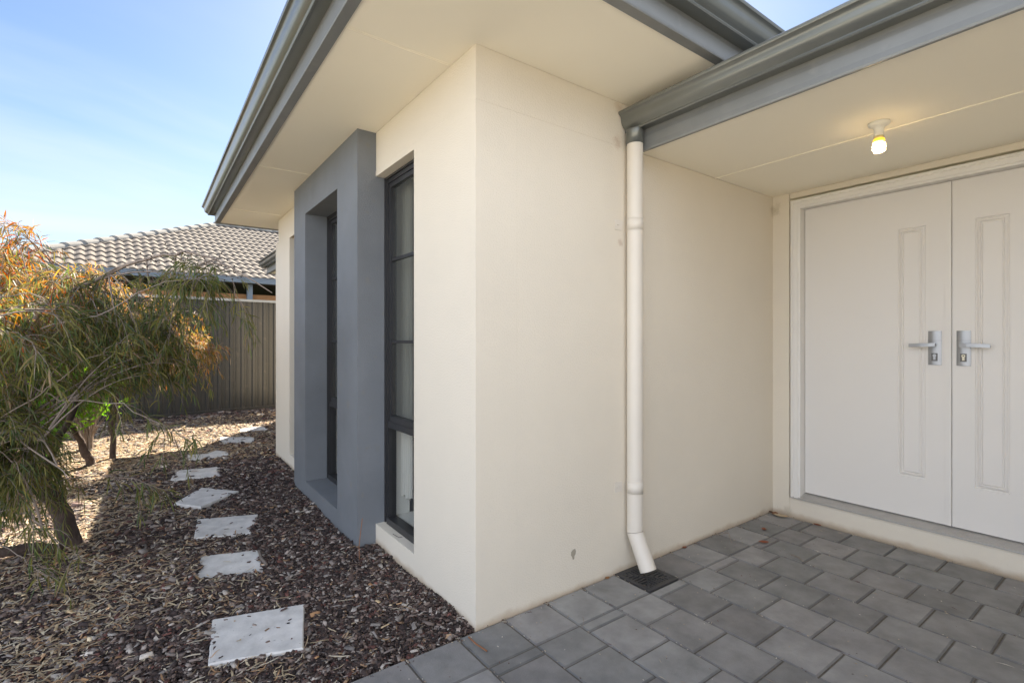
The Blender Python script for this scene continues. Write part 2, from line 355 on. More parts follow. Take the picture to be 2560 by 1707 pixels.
# rear wing with a lower roof, and the garage wing across the porch
w.box(0.72, 3.4, 4.27, 7.02, -0.12, 2.46)
w.box(-0.2, 7.0, -9.4, -3.30, -0.12, 2.46)
obj('wall', w, 'render_cream', house)
f = MB(); f.ring_block(-0.12, 0.23, 1.205, 2.86, -0.12, ZS - 0.001, 1.615, 2.480, 0.12, 2.345)
obj('feature_surround', f, 'render_grey', house, label='dark grey rendered surround standing proud of the cream wall')
w = MB()                                                             # inner rooms seen through the glass
w.add([(0.24, 0.24, 0.02), (3.18, 0.24, 0.02), (3.18, 3.94, 0.02), (0.24, 3.94, 0.02)], [(0, 1, 2, 3)])
w.add([(0.24, 0.24, 2.44), (3.18, 0.24, 2.44), (3.18, 3.94, 2.44), (0.24, 3.94, 2.44)], [(0, 1, 2, 3)])
w.add([(3.17, 0.24, 0.02), (3.17, 3.94, 0.02), (3.17, 3.94, 2.44), (3.17, 0.24, 2.44)], [(0, 1, 2, 3)])
obj('room', w, 'room_paint', house)

# windows: black aluminium, fixed sash with two glazing bars over a clear lower light
def window(y0, y1, z0=0.12, z1=2.345):
    xf, xb = 0.066, 0.122; fw = 0.042; ZT = 0.770
    m_ = MB()
    m_.box(xf, xb, y0 + 0.002, y0 + fw, z0 + 0.002, z1 - 0.002); m_.box(xf, xb, y1 - fw, y1 - 0.002, z0 + 0.002, z1 - 0.002)
    m_.box(xf + .001, xb - .001, y0 + fw, y1 - fw, z1 - fw, z1 - 0.002); m_.box(xf - 0.012, xb - .001, y0 + fw, y1 - fw, z0 + 0.002, z0 + fw)
    m_.box(xf + .001, xb - .001, y0 + fw, y1 - fw, ZT - 0.035, ZT + 0.005)
    # raised outer lip all round
    for a, b_, c, d in ((y0 + .003, y0 + .016, z0 + .003, z1 - .003), (y1 - .016, y1 - .003, z0 + .003, z1 - .003)):
        m_.box(xf - 0.010, xf, a, b_, c, d)
    m_.box(xf - 0.009, xf, y0 + .016, y1 - .016, z1 - .016, z1 - .003)
    fr = obj('window', m_, 'alu_black', house)
    s_ = MB(); a, b_ = y0 + fw, y1 - fw
    s_.box(xf + .008, xb - .012, a, a + .030, ZT + .005, z1 - fw); s_.box(xf + .008, xb - .012, b_ - .030, b_, ZT + .005, z1 - fw)
    s_.box(xf + .009, xb - .013, a + .03, b_ - .03, z1 - fw - .03, z1 - fw); s_.box(xf + .004, xb - .013, a + .03, b_ - .03, ZT + .005, ZT + .045)
    obj('sash_frame', s_, 'alu_black', fr)
    for zc in (1.808, 1.285):
        s_ = MB(); s_.box(xf + .012, xb - .02, a + .03, b_ - .03, zc - .009, zc + .009); obj('glazing_bar', s_, 'alu_black', fr)
    p = MB(); p.add([(xf + .024, a + .028, ZT + .044), (xf + .024, a + .028, z1 - fw - .028), (xf + .024, b_ - .028, z1 - fw - .028), (xf + .024, b_ - .028, ZT + .044)], [(0, 1, 2, 3)]); obj('glass_pane', p, 'glass_screened', fr, label='insect-screened upper pane')
    p = MB(); p.add([(xf + .026, a - .001, z0 + fw - .001), (xf + .026, a - .001, ZT - .034), (xf + .026, b_ + .001, ZT - .034), (xf + .026, b_ + .001, z0 + fw - .001)], [(0, 1, 2, 3)]); obj('glass_pane', p, 'glass_clear', fr, label='clear lower pane')
    r_ = MB(); e = 0.004                                             # white painted reveal inside
    r_.box(0.1225, 0.232, y0 + e * 0.2, y0 + e, z0, z1); r_.box(0.1225, 0.232, y1 - e, y1 - e * 0.2, z0, z1)
    r_.box(0.1225, 0.300, y0 + e, y1 - e, z0 + 0.001, z0 + 0.03)
    obj('window_reveal', r_, 'reveal_paint', fr)
    c_ = MB(); K = 26; vs = []                                       # drawn-back curtain in soft folds
    for i in range(K + 1):
        yy = y1 - 0.012 - 0.150 * i / K; xx = 0.170 + 0.011 * math.sin(i * 1.25)
        vs += [(xx, yy, z0 + 0.16 + 0.010 * math.sin(i * 0.8)), (xx, yy, z1 - 0.01)]
    c_.add(vs, [(2 * i, 2 * i + 2, 2 * i + 3, 2 * i + 1) for i in range(K)], smooth=True)
    obj('curtain', c_, 'curtain', fr)
window(0.639, 1.205); window(1.615, 2.480); window(2.86, 3.60)

# soffits with flat cover strips over the sheet joints
s_ = MB()
def ceil_rect(x0, x1, y0, y1, z): s_.box(x0, x1, y0, y1, z, z + 0.006)
ceil_rect(-0.513, 0.0, -0.54, 4.636, ZS); ceil_rect(0.0, 3.3, -0.54, 0.0, ZS); ceil_rect(0.0, 3.3, 4.14, 4.636, ZS)
for y in (0.222, 2.306, 3.87): s_.cbox(-0.513, -0.001, y - 0.006, y + 0.006, ZS - 0.0025, ZS - 0.0005, 0.001)
obj('soffit', s_, 'soffit_paint', house)
s_ = MB(); ceil_rect(1.075, 2.664, -3.30, -0.001, 2.380); s_.box(1.885, 1.897, -3.30, -0.002, 2.3745, 2.3795)
obj('porch_ceiling', s_, 'soffit_paint', house)

# fascia and ogee gutter profiles: d outward from the fascia's face, z up from the gutter's sole
def gutter_prof(z0):
    base = [(0.000, 0.070), (0.000, 0.000), (0.052, -0.001), (0.055, -0.006), (0.063, -0.007), (0.067, -0.001), (0.066, 0.006),
            (0.072, 0.012), (0.084, 0.020), (0.093, 0.032), (0.098, 0.046), (0.100, 0.060), (0.103, 0.072), (0.110, 0.080), (0.119, 0.084),
            (0.122, 0.090), (0.122, 0.098), (0.118, 0.102), (0.112, 0.100), (0.112, 0.093), (0.096, 0.075), (0.088, 0.045), (0.06, 0.010), (0.004, 0.006), (0.004, 0.070)]
    return [(d, z0 + z) for d, z in base]
mp_ = [(1.95, -0.585), (-0.558, -0.585), (-0.558, 4.681), (3.3, 4.681)]
# outward must be on the left of travel: walk the eaves anticlockwise seen from below -> reversed path
mp_r = list(reversed(mp_))
def sweep_obj(name, path, prof, m_, parent, smooth=False):
    q = MB(); q.sweep(path, prof); o = obj(name, q, m_, parent); flat_normals(o)
    if smooth:
        o.data.polygons.foreach_set('use_smooth', [True] * len(o.data.polygons))
        try: o.data.set_sharp_from_angle(angle=R(38))
        except Exception: pass
    return o
def outward_ok(path):                                                # left of travel for the first segment
    return path
fas = [(-0.045, 2.6245), (-0.045, 2.617), (0.0, 2.617), (0.003, 2.622), (0.0015, 2.632), (0.0015, 2.700), (0.0, 2.712), (0.0, 2.80), (-0.02, 2.80), (-0.02, 2.6245)]
sweep_obj('fascia', [(p[0], p[1]) for p in mp_], [(-d, z) for d, z in fas] if False else fas, 'steel_weathered', house)
sweep_obj('gutter', mp_, gutter_prof(2.722), 'steel_grey', house, True)
# porch beam fascia and gutter, running from the wall towards the camera side
pp = [(1.055, -0.003), (1.055, -3.25)]
fas2 = [(-0.026, 2.3795), (-0.026, 2.357), (-0.001, 2.353), (0.002, 2.362), (0.0, 2.385), (0.0, 2.43), (-0.003, 2.45), (0.0, 2.54), (-0.02, 2.54), (-0.02, 2.3795)]
sweep_obj('fascia', pp[::-1], fas2, 'steel_weathered', house)
sweep_obj('gutter', pp[::-1], gutter_prof(2.468), 'steel_grey', house, True)
# rear wing eave
rp = [(3.4, 7.27), (0.44, 7.27), (0.44, 4.30)]
sweep_obj('fascia', rp[::-1], [(d, z - 0.22) for d, z in fas], 'steel_weathered', house)
sweep_obj('gutter', rp[::-1], gutter_prof(2.500), 'steel_grey', house, True)
s_ = MB(); s_.box(0.46, 3.4, 4.30, 7.25, 2.404, 2.41); obj('soffit', s_, 'soffit_paint', house)
# roofs (behind the gutters, seen only from further off)
r_ = MB(); k = math.tan(R(24))
def hip(x0, x1, y0, y1, z):
    hy = (y1 - y0) / 2; h = hy * k
    r_.add([(x0, y0, z), (x1, y0, z), (x1, y1, z), (x0, y1, z), (x0 + hy, y0 + hy, z + h), (x1 - hy, y0 + hy, z + h)],
           [(0, 1, 5, 4), (1, 2, 5), (2, 3, 4, 5), (3, 0, 4)])
hip(-0.60, 9.0, -0.62, 4.72, 2.775)
r_.add([(1.02, -3.4, 2.53), (3.6, -3.4, 3.67), (3.6, -0.3, 3.67), (1.02, -0.3, 2.53)], [(0, 1, 2, 3)])
r_.add([(0.40, 4.72, 2.56), (0.40, 7.31, 2.56), (3.4, 7.31, 2.56), (3.4, 4.72, 3.3), (1.6, 6.0, 3.1)], [(0, 1, 4), (1, 2, 4), (2, 3, 4), (3, 0, 4)])
r_.add([(-0.4, -3.1, 2.5), (7.2, -3.1, 2.5), (7.2, -9.6, 2.5), (-0.4, -9.6, 2.5), (2.9, -6.3, 3.95), (4.0, -6.3, 3.95)], [(0, 1, 5, 4), (1, 2, 5), (2, 3, 4, 5), (3, 0, 4)])
obj('roof', r_, 'roof_steel', house)
# downpipe with spigot, sleeve and saddle brackets, kicking out over the drain
PX, PY, PR = 1.010, -0.056, 0.0445
def ring(c, tilt, n=28, r=PR):                                      # circle, its plane tilted about x
    return [(c[0] + r * math.cos(2 * math.pi * j / n), c[1] + r * math.sin(2 * math.pi * j / n), c[2] + tilt * r * math.sin(2 * math.pi * j / n)) for j in range(n)]
d_ = MB(); n = 28
def loft(mb, rings, smooth=True):
    k_ = len(rings[0]); mb.add([p for r in rings for p in r], [(i * k_ + j, i * k_ + (j + 1) % k_, (i + 1) * k_ + (j + 1) % k_, (i + 1) * k_ + j) for i in range(len(rings) - 1) for j in range(k_)], smooth=smooth)
loft(d_, [ring((PX, PY, 2.392), 0), ring((PX, PY, 0.232), -0.24)])
dp = obj('downpipe', d_, 'pipe_cream', house)
# kick-out shoe
ax = Vector((0.0, -0.088, -0.175)).normalized(); u = Vector((1, 0, 0)); w_ = ax.cross(u)
def ring2(c, r): return [tuple(Vector(c) + (u * math.cos(2 * math.pi * j / n) - w_ * math.sin(2 * math.pi * j / n)) * r) for j in range(n)]
d_ = MB(); end = Vector((PX, PY, 0.228)) + ax * 0.205
top_ = [(p[0], p[1], p[2]) for p in ring((PX, PY, 0.230), -0.24, r=PR + 0.0012)]
e2 = ring2(end, PR + 0.0012); e3 = ring2(end, PR - 0.003); e4 = ring2(Vector((PX, PY, 0.228)) + ax * 0.04, PR - 0.003)
def align(a, b_):                                                    # rotate ring b to line up with ring a
    best = min(range(len(b_)), key=lambda s0: sum((Vector(a[j]) - Vector(b_[(j + s0) % len(b_)])).length for j in range(len(b_))))
    return [b_[(j + best) % len(b_)] for j in range(len(b_))]
cand = [align(top_, e2), align(top_, e2[::-1])]
e2 = min(cand, key=lambda c: sum((Vector(top_[j]) - Vector(c[j])).length for j in range(n)))
cen = end
e3 = [tuple(cen + (Vector(p) - cen) * ((PR - 0.003) / (PR + 0.0012))) for p in e2]
loft(d_, [top_, e2]); loft(d_, [e2, e3], False); loft(d_, [e3, [tuple(Vector(p) - ax * 0.12) for p in e3]])
obj('shoe', d_, 'pipe_cream', dp)
d_ = MB(); loft(d_, [ring((PX, PY, 2.465), 0, r=PR + .003), ring((PX, PY, 2.385), 0, r=PR + .003), ring((PX, PY, 2.385), 0, r=PR - .002)]); obj('spigot', d_, 'steel_grey', dp, label='dark grey steel spigot under the gutter')
for zc in (1.938, 0.480):
    d_ = MB()
    for a, b_, rr in ((zc + .034, zc - .034, .0008), (zc + .0355, zc + .0325, .0016), (zc - .0325, zc - .0355, .0016)):
        loft(d_, [ring((PX, PY, a), 0, r=PR), ring((PX, PY, a), 0, r=PR + rr), ring((PX, PY, b_), 0, r=PR + rr), ring((PX, PY, b_), 0, r=PR)])
    for sx in (-1, 1): d_.box(PX + sx * 0.075 - 0.030, PX + sx * 0.075 + 0.030, -0.0035, -0.0005, zc - .028, zc + .028)
    d_.lathe((PX - 0.082, -0.006, zc), [(0.0, 0.004), (0.005, 0.002), (0.006, -0.002), (0.0, -0.004)], 10)
    obj('pipe_bracket', d_, 'pipe_cream', dp)
# scar in the render
d_ = MB(); pts = [(0.578, 0.205), (0.590, 0.215), (0.606, 0.216), (0.612, 0.203), (0.609, 0.188), (0.601, 0.180), (0.600, 0.165), (0.590, 0.163), (0.584, 0.180), (0.577, 0.188)]
d_.add([(x, -0.0015, z) for x, z in pts], [tuple(range(len(pts)))]); obj('wall_scar', d_, 'wall_scar', house, label='small bare chip in the cream render')

# ---------------------------------------------------------------- double doors
DX = 2.728
fr = MB()
# portal profile swept round three sides: (outset from opening, x)
OY0, OY1, OZ = -0.200, -1.876, 2.256
prof = [(0.066, 2.690), (0.066, 2.652), (0.058, 2.648), (0.050, 2.648), (0.047, 2.653), (0.042, 2.653), (0.039, 2.648), (0.014, 2.650), (0.011, 2.657), (0.0, 2.659), (0.0, DX + 0.02)]
def portal(mb, prof, zbot):
    for (a, xa), (b_, xb) in zip(prof[:-1], prof[1:]):
        mb.add([(xa, OY0 + a, zbot), (xa, OY0 + a, OZ + a), (xb, OY0 + b_, OZ + b_), (xb, OY0 + b_, zbot)], [(0, 1, 2, 3)])
        mb.add([(xa, OY0 + a, OZ + a), (xa, OY1 - a, OZ + a), (xb, OY1 - b_, OZ + b_), (xb, OY0 + b_, OZ + b_)], [(0, 1, 2, 3)])
        mb.add([(xa, OY1 - a, OZ + a), (xa, OY1 - a, zbot), (xb, OY1 - b_, zbot), (xb, OY1 - b_, OZ + b_)], [(0, 1, 2, 3)])
portal(fr, prof, 0.142)
obj('door_frame', fr, 'frame_white', house)
th = MB()                                                            # ribbed aluminium sill, falling outwards
zf, zb, x0, x1 = 0.146, 0.170, 2.650, DX + 0.01
th.add([(x0, -0.130, zf - .012), (x0, -1.946, zf - .012), (x0, -1.946, zf), (x0, -0.130, zf)], [(0, 1, 2, 3)])
N = 6
for i in range(N):
    a = i / N; b_ = (i + 0.72) / N; c = (i + 1) / N
    z = lambda t: zf + (zb - zf) * t
    X = lambda t: x0 + (x1 - x0) * t
    q = [(X(a), z(a)), (X(b_), z(b_)), (X(b_) + .0005, z(b_) - .0025), (X(c), z(c) - .0025), (X(c), z(c))]
    for (xa, za), (xb, zb_) in zip(q[:-1], q[1:]):
        th.add([(xa, -0.1305, za), (xb, -0.1305, zb_), (xb, -1.9455, zb_), (xa, -1.9455, za)], [(0, 1, 2, 3)])
obj('threshold', th, 'alu_mill', house)
d_ = MB(); d_.box(DX + 0.021, 2.80, -1.9, -0.19, 0.13, 2.30); obj('door_gap', d_, 'recess_dark', house)

def door(y0, y1, py0, py1, hy, ly, keyed, lab):
    """leaf between y0 > y1 with a long narrow moulded panel py0 > py1"""
    z0, z1 = 0.176, 2.253; m_ = MB()
    m_.box(DX + .0121, DX + 0.020, y1, y0, z0, z1)
    pz0, pz1 = 0.430, 2.009
    X = DX
    m_.add([(X, y0, z0), (X, y0, z1), (X, py0, z1), (X, py0, z0)], [(0, 1, 2, 3)])
    m_.add([(X, py1, z0), (X, py1, z1), (X, y1, z1), (X, y1, z0)], [(0, 1, 2, 3)])
    m_.add([(X, py0, pz1), (X, py0, z1), (X, py1, z1), (X, py1, pz1)], [(0, 1, 2, 3)]); m_.add([(X, py0, z0), (X, py0, pz0), (X, py1, pz0), (X, py1, z0)], [(0, 1, 2, 3)])
    for a, b_ in (((X, y0, z0), (X, y1, z0)),): pass
    m_.add([(X, y0, z0), (X + .012, y0, z0), (X + .012, y0, z1), (X, y0, z1)], [(0, 1, 2, 3)]); m_.add([(X, y1, z0), (X + .012, y1, z0), (X + .012, y1, z1), (X, y1, z1)], [(0, 1, 2, 3)])
    m_.add([(X, y0, z1), (X + .012, y0, z1), (X + .012, y1, z1), (X, y1, z1)], [(0, 1, 2, 3)])
    leaf = obj('door', m_, 'door_white', house, label=lab)
    pm = MB(); prof = [(0, 0), (0.0015, 0.006), (0.005, 0.008), (0.009, 0.0055), (0.014, 0.001), (0.020, -0.0005), (0.0235, 0.006), (0.026, 0.007), (0.0295, 0.003), (0.033, 0.0)]
    def rc(i, d): return [(X + d, py0 - i, pz0 + i), (X + d, py0 - i, pz1 - i), (X + d, py1 + i, pz1 - i), (X + d, py1 + i, pz0 + i)]
    for (i0, d0), (i1, d1) in zip(prof[:-1], prof[1:]):
        a, b_ = rc(i0, d0 - 0.0001 if False else d0), rc(i1, d1)
        for j in range(4): pm.add([a[j], a[(j + 1) % 4], b_[(j + 1) % 4], b_[j]], [(0, 1, 2, 3)])
    pm.add(rc(prof[-1][0], prof[-1][1]), [(0, 1, 2, 3)])
    obj('moulded_panel', pm, 'door_white', leaf)
    # handle plate: gently cylindrical face
    hb = MB(); hz0, hz1, hw = 1.144, 1.352, 0.0325; K = 10; vs = []
    for z in (hz0, hz1):
        for i in range(K + 1):
            t = -1 + 2 * i / K; vs.append((X - 0.004 - 0.007 * (1 - t * t), hy + hw * t, z))
        vs += [(X + 0.0, hy + hw, z), (X + 0.0, hy - hw, z)]
    k_ = K + 3
    hb.add(vs, [(i, (i + 1) % k_, (i + 1) % k_ + k_, i + k_) for i in range(k_)] + [tuple(range(k_)), tuple(range(2 * k_ - 1, k_ - 1, -1))])
    h = obj('door_handle', hb, 'satin_nickel', leaf)
    hb = MB(); hb.box(X - 0.0118, X - 0.003, hy - hw, hy + hw, 1.2935, 1.2945); obj('plate_joint', hb, 'recess_dark', leaf)
    hb = MB(); hb.box(X - 0.0122, X - 0.006, hy - 0.015, hy + 0.015, 1.168, 1.216)
    obj('plate_recess', hb, 'recess_dark', leaf)
    hb = MB(); hb.rod((X - .0132, hy, 1.202), (X - .008, hy, 1.202), 0.0090, 16); hb.box(X - .0130, X - .008, hy - .0055, hy + .0055, 1.176, 1.200)
    obj('key_cylinder', hb, 'brass_key' if keyed else 'satin_nickel', leaf)
    if keyed:
        hb = MB(); hb.rod((X - .0136, hy, 1.203), (X - .0125, hy, 1.203), 0.0035, 10); obj('keyhole', hb, 'black', leaf)
    hb = MB(); sg = 1 if ly > hy else -1
    hb.rod((X - .004, hy, 1.268), (X - .050, hy, 1.268), 0.0085, 16)
    # flat lever, slightly bowed
    pts = [(hy - sg * 0.011, X - .050), (hy + sg * 0.02, X - .054), (hy + sg * 0.06, X - .054), (ly, X - .048)]
    for i, (y, x) in enumerate(pts[:-1]):
        y2, x2 = pts[i + 1]; za, zb2 = 1.258, 1.279
        dz = -0.002 * i
        q = [(x, y, za + dz), (x, y, zb2 + dz), (x + .009, y, zb2 + dz), (x + .009, y, za + dz), (x2, y2, za + dz - .002), (x2, y2, zb2 + dz - .002), (x2 + .009, y2, zb2 + dz - .002), (x2 + .009, y2, za + dz - .002)]
        hb.add(q, [(0, 1, 5, 4), (1, 2, 6, 5), (2, 3, 7, 6), (3, 0, 4, 7)] + ([(0, 3, 2, 1)] if i == 0 else []) + ([(4, 5, 6, 7)] if i == 2 else []))
    obj('lever', hb, 'satin_nickel', leaf)
    return leaf
door(-0.2035, -1.0335, -0.767, -0.910, -0.9555, -0.836, False, 'left door leaf, handle near the meeting stile')
door(-1.0370, -1.8720, -1.141, -1.287, -1.0900, -1.213, True, 'right door leaf with a keyed lock')
d_ = MB(); d_.box(DX - 0.009, DX - 0.0005, -1.0345, -1.006, 0.178, 2.2525); obj('door_astragal', d_, 'door_white', house)

# ---------------------------------------------------------------- bare bulb on a batten holder
LX, LY, LZ = 1.761, -0.969, 2.380
lamp = thing('ceiling_light', 'white batten holder with a lit spiral bulb, fixed to the porch ceiling', 'ceiling light', (LX, LY, LZ))
b_ = MB(); b_.lathe((LX, LY, LZ), [(0.0, -0.0002), (0.046, -0.0002), (0.047, -0.006), (0.044, -0.013), (0.034, -0.018), (0.024, -0.024), (0.0215, -0.034), (0.021, -0.062), (0.0235, -0.064), (0.0235, -0.067), (0.0, -0.067)], 36)
obj('lamp_holder', b_, 'bulb_white', lamp)
b_ = MB(); b_.lathe((LX, LY, LZ), [(0.0, -0.0671), (0.019, -0.0671), (0.0205, -0.074), (0.021, -0.080)], 28); obj('bulb_cap', b_, 'bulb_collar', lamp)
b_ = MB(); b_.lathe((LX, LY, LZ), [(0.021, -0.0801), (0.0245, -0.084), (0.0245, -0.092), (0.019, -0.095), (0.0, -0.095)], 28); obj('bulb_base', b_, 'lamp_base_glow', lamp)
b_ = MB(); pts = []
for i in range(120):
    t = i / 119; a = t * 2 * math.pi * 3.6; r = 0.0205 + 0.003 * math.sin(t * math.pi) - (0.012 * max(0, t - 0.85) / 0.15)
    pts.append((LX + r * math.cos(a), LY + r * math.sin(a), LZ - 0.098 - 0.050 * t))
b_.tube(pts, 0.0058, 8); obj('spiral_tube', b_, 'lamp_glow', lamp)

# ---------------------------------------------------------------- stormwater grate under the downpipe
GX0, GX1, GY0, GY1 = 0.903, 1.147, -0.242, -0.003; gx, gy = (GX0 + GX1) / 2, (GY0 + GY1) / 2
grate = thing('drain_grate', 'square black plastic drain grate in the paving under the downpipe', 'drain grate', (gx, gy, 0))
b_ = MB(); b_.box(GX0 + .006, GX1 - .006, GY0 + .006, GY1 - .006, -0.05, -0.010); obj('pit', b_, 'black', grate)
b_ = MB(); H = 0.1195; rim = 0.094
for a in ((-H, H, -H, -rim), (-H, H, rim, H), (-H, -rim, -rim, rim), (rim, H, -rim, rim)):
    b_.cbox(gx + a[0], gx + a[1], gy + a[2], gy + a[3], -0.012, 0.0040, 0.001)
obj('rim', b_, 'grate_black', grate)
b_ = MB(); st = 0.021
for sec in range(4):
    ca, sa = [(1, 0), (0, 1), (-1, 0), (0, -1)][sec]
    for i in range(-6, 6):
        u0, u1 = (i + 0.24) * st, (i + 0.76) * st; um = (i + 0.5) * st
        l0 = abs(um) + 0.004
        if l0 > 0.088: continue
        def tr(l, q): return (gx + ca * l - sa * q, gy + sa * l + ca * q)
        P4 = [tr(l0, u0), tr(rim + 0.001, u0), tr(rim + 0.001, u1), tr(l0, u1)]
        vs = [(x, y, -0.010) for x, y in P4] + [(x, y, 0.0032) for x, y in P4]
        b_.add(vs, [(4, 5, 6, 7), (0, 1, 5, 4), (1, 2, 6, 5), (2, 3, 7, 6), (3, 0, 4, 7)])
for sg in (1, -1):
    d = Vector((1, sg)).normalized(); q = Vector((-d.y, d.x)) * 0.005
    P4 = [(gx - d.x * .13 + q.x, gy - d.y * .13 + q.y), (gx + d.x * .13 + q.x, gy + d.y * .13 + q.y), (gx + d.x * .13 - q.x, gy + d.y * .13 - q.y), (gx - d.x * .13 - q.x, gy - d.y * .13 - q.y)]
    zt = 0.0036 + 0.0002 * sg
    b_.add([(x, y, -0.010) for x, y in P4] + [(x, y, zt) for x, y in P4], [(4, 5, 6, 7), (0, 1, 5, 4), (1, 2, 6, 5), (2, 3, 7, 6), (3, 0, 4, 7)])
obj('grille', b_, 'grate_black', grate)

# ------------------------------------------------------------------ stepping stones
STONES = [
 ([(-0.945, 0.778), (-0.566, 0.670), (-0.658, 0.305), (-0.991, 0.417)], 'largest pale square stepping stone, the nearest to the paving'),
 ([(-0.939, 1.606), (-0.637, 1.495), (-0.660, 1.131), (-0.995, 1.274)], 'stepping stone with dark crumbs and a stick on its right edge, second from the paving'),
 ([(-0.893, 2.335), (-0.521, 2.192), (-0.628, 1.806), (-0.940, 1.945)], 'clean pale stepping stone, third from the paving, below the turned one'),
 ([(-0.798, 3.217), (-0.550, 2.916), (-0.849, 2.629), (-1.010, 2.860)], 'stepping stone turned to a diamond with a pointed right corner'),
 ([(-0.966, 4.035), (-0.582, 3.951), (-0.621, 3.563), (-1.012, 3.648)], 'shaded stepping stone with one dark chip on it, just past the diamond-turned one'),
 ([(-0.880, 4.800), (-0.640, 4.700), (-0.530, 4.840), (-0.440, 4.700), (-0.421, 4.413), (-0.800, 4.385)], 'stepping stone with its far edge under bark, last one in the shade'),
 ([(-0.399, 5.714), (-0.024, 5.474), (-0.106, 4.992), (-0.467, 5.219)], 'sunlit stepping stone sprinkled with dark chips'),
 ([(-0.086, 6.254), (0.237, 6.336), (0.222, 5.907), (-0.155, 5.931)], 'farthest sunlit stepping stone, near the fence')]
for poly, lab in STONES:
    cx = sum(p[0] for p in poly) / len(poly); cy = sum(p[1] for p in poly) / len(poly); zt = 0.011; q = MB()
    # subdivide the outline and roughen it
    out = []
    for i, p in enumerate(poly):
        p2 = poly[(i + 1) % len(poly)]
        for j in range(9):
            t = j / 9; e = 0.0 if j == 0 else random.uniform(-0.0012, 0.0012)
            out.append((p[0] + (p2[0] - p[0]) * t + e, p[1] + (p2[1] - p[1]) * t + e))
    n = len(out); inn = [(cx + (x - cx) * 0.975, cy + (y - cy) * 0.975) for x, y in out]
    q.add([(x, y, -0.03) for x, y in out] + [(x, y, zt - 0.006) for x, y in out] + [(x, y, zt) for x, y in inn],
          [tuple(range(2 * n, 3 * n))] + [(i, (i + 1) % n, (i + 1) % n + n, i + n) for i in range(n)] + [(i + n, (i + 1) % n + n, (i + 1) % n + 2 * n, i + 2 * n) for i in range(n)])
    tag(obj('stepping_stone', q, 'stone', loc=(cx, cy, 0)), lab, 'stepping stone', 'stepping stones through the bark')

# ------------------------------------------------------------------ bark mulch
def in_poly(x, y, poly):
    ins = np.zeros(len(x), bool); j = len(poly) - 1
    for i in range(len(poly)):
        xi, yi = poly[i]; xj, yj = poly[j]
        c = ((yi > y) != (yj > y)) & (x < (xj - xi) * (y - yi) / (yj - yi + 1e-12) + xi); ins ^= c; j = i
    return ins
def spots(N, wfun, ybox=(0.006, 8.35), xbox=(-4.6, 1.9)):
    xs_, ys_ = [], []
    tot = 0
    while tot < N:
        x = rng.uniform(*xbox, 60000); y = rng.uniform(*ybox, 60000)
        dx, dy = x - CAM[0], y - CAM[1]; dist = np.hypot(dx, dy)
        lat = dx * math.cos(R(36.2)) - dy * math.sin(R(36.2)); dep = dx * math.sin(R(36.2)) + dy * math.cos(R(36.2))
        keep = (lat > -1.16 * dep - 0.9) & (dep > 0.5)
        keep &= ~((x > -0.004) & (y < 4.262)); keep &= ~((x > -0.124) & (y > 1.2) & (y < 2.864)); keep &= ~((x > 0.71) & (y < 7.03))
        keep &= y < 8.40 + 0.11 * x
        keep &= rng.uniform(0, 1, len(x)) < wfun(x, y, dist)
        xs_.append(x[keep]); ys_.append(y[keep]); tot += keep.sum()
    return np.concatenate(xs_)[:N], np.concatenate(ys_)[:N]
SHR = []
for poly, _ in STONES:                                               # the part of each slab kept clear of bark; its left edge is overrun
    cx = sum(p[0] for p in poly) / len(poly) + 0.022; cy = sum(p[1] for p in poly) / len(poly)
    SHR.append([(cx + (x - cx) * (0.93 if x > cx else 0.88), cy + (y - cy) * 0.93) for x, y in poly])
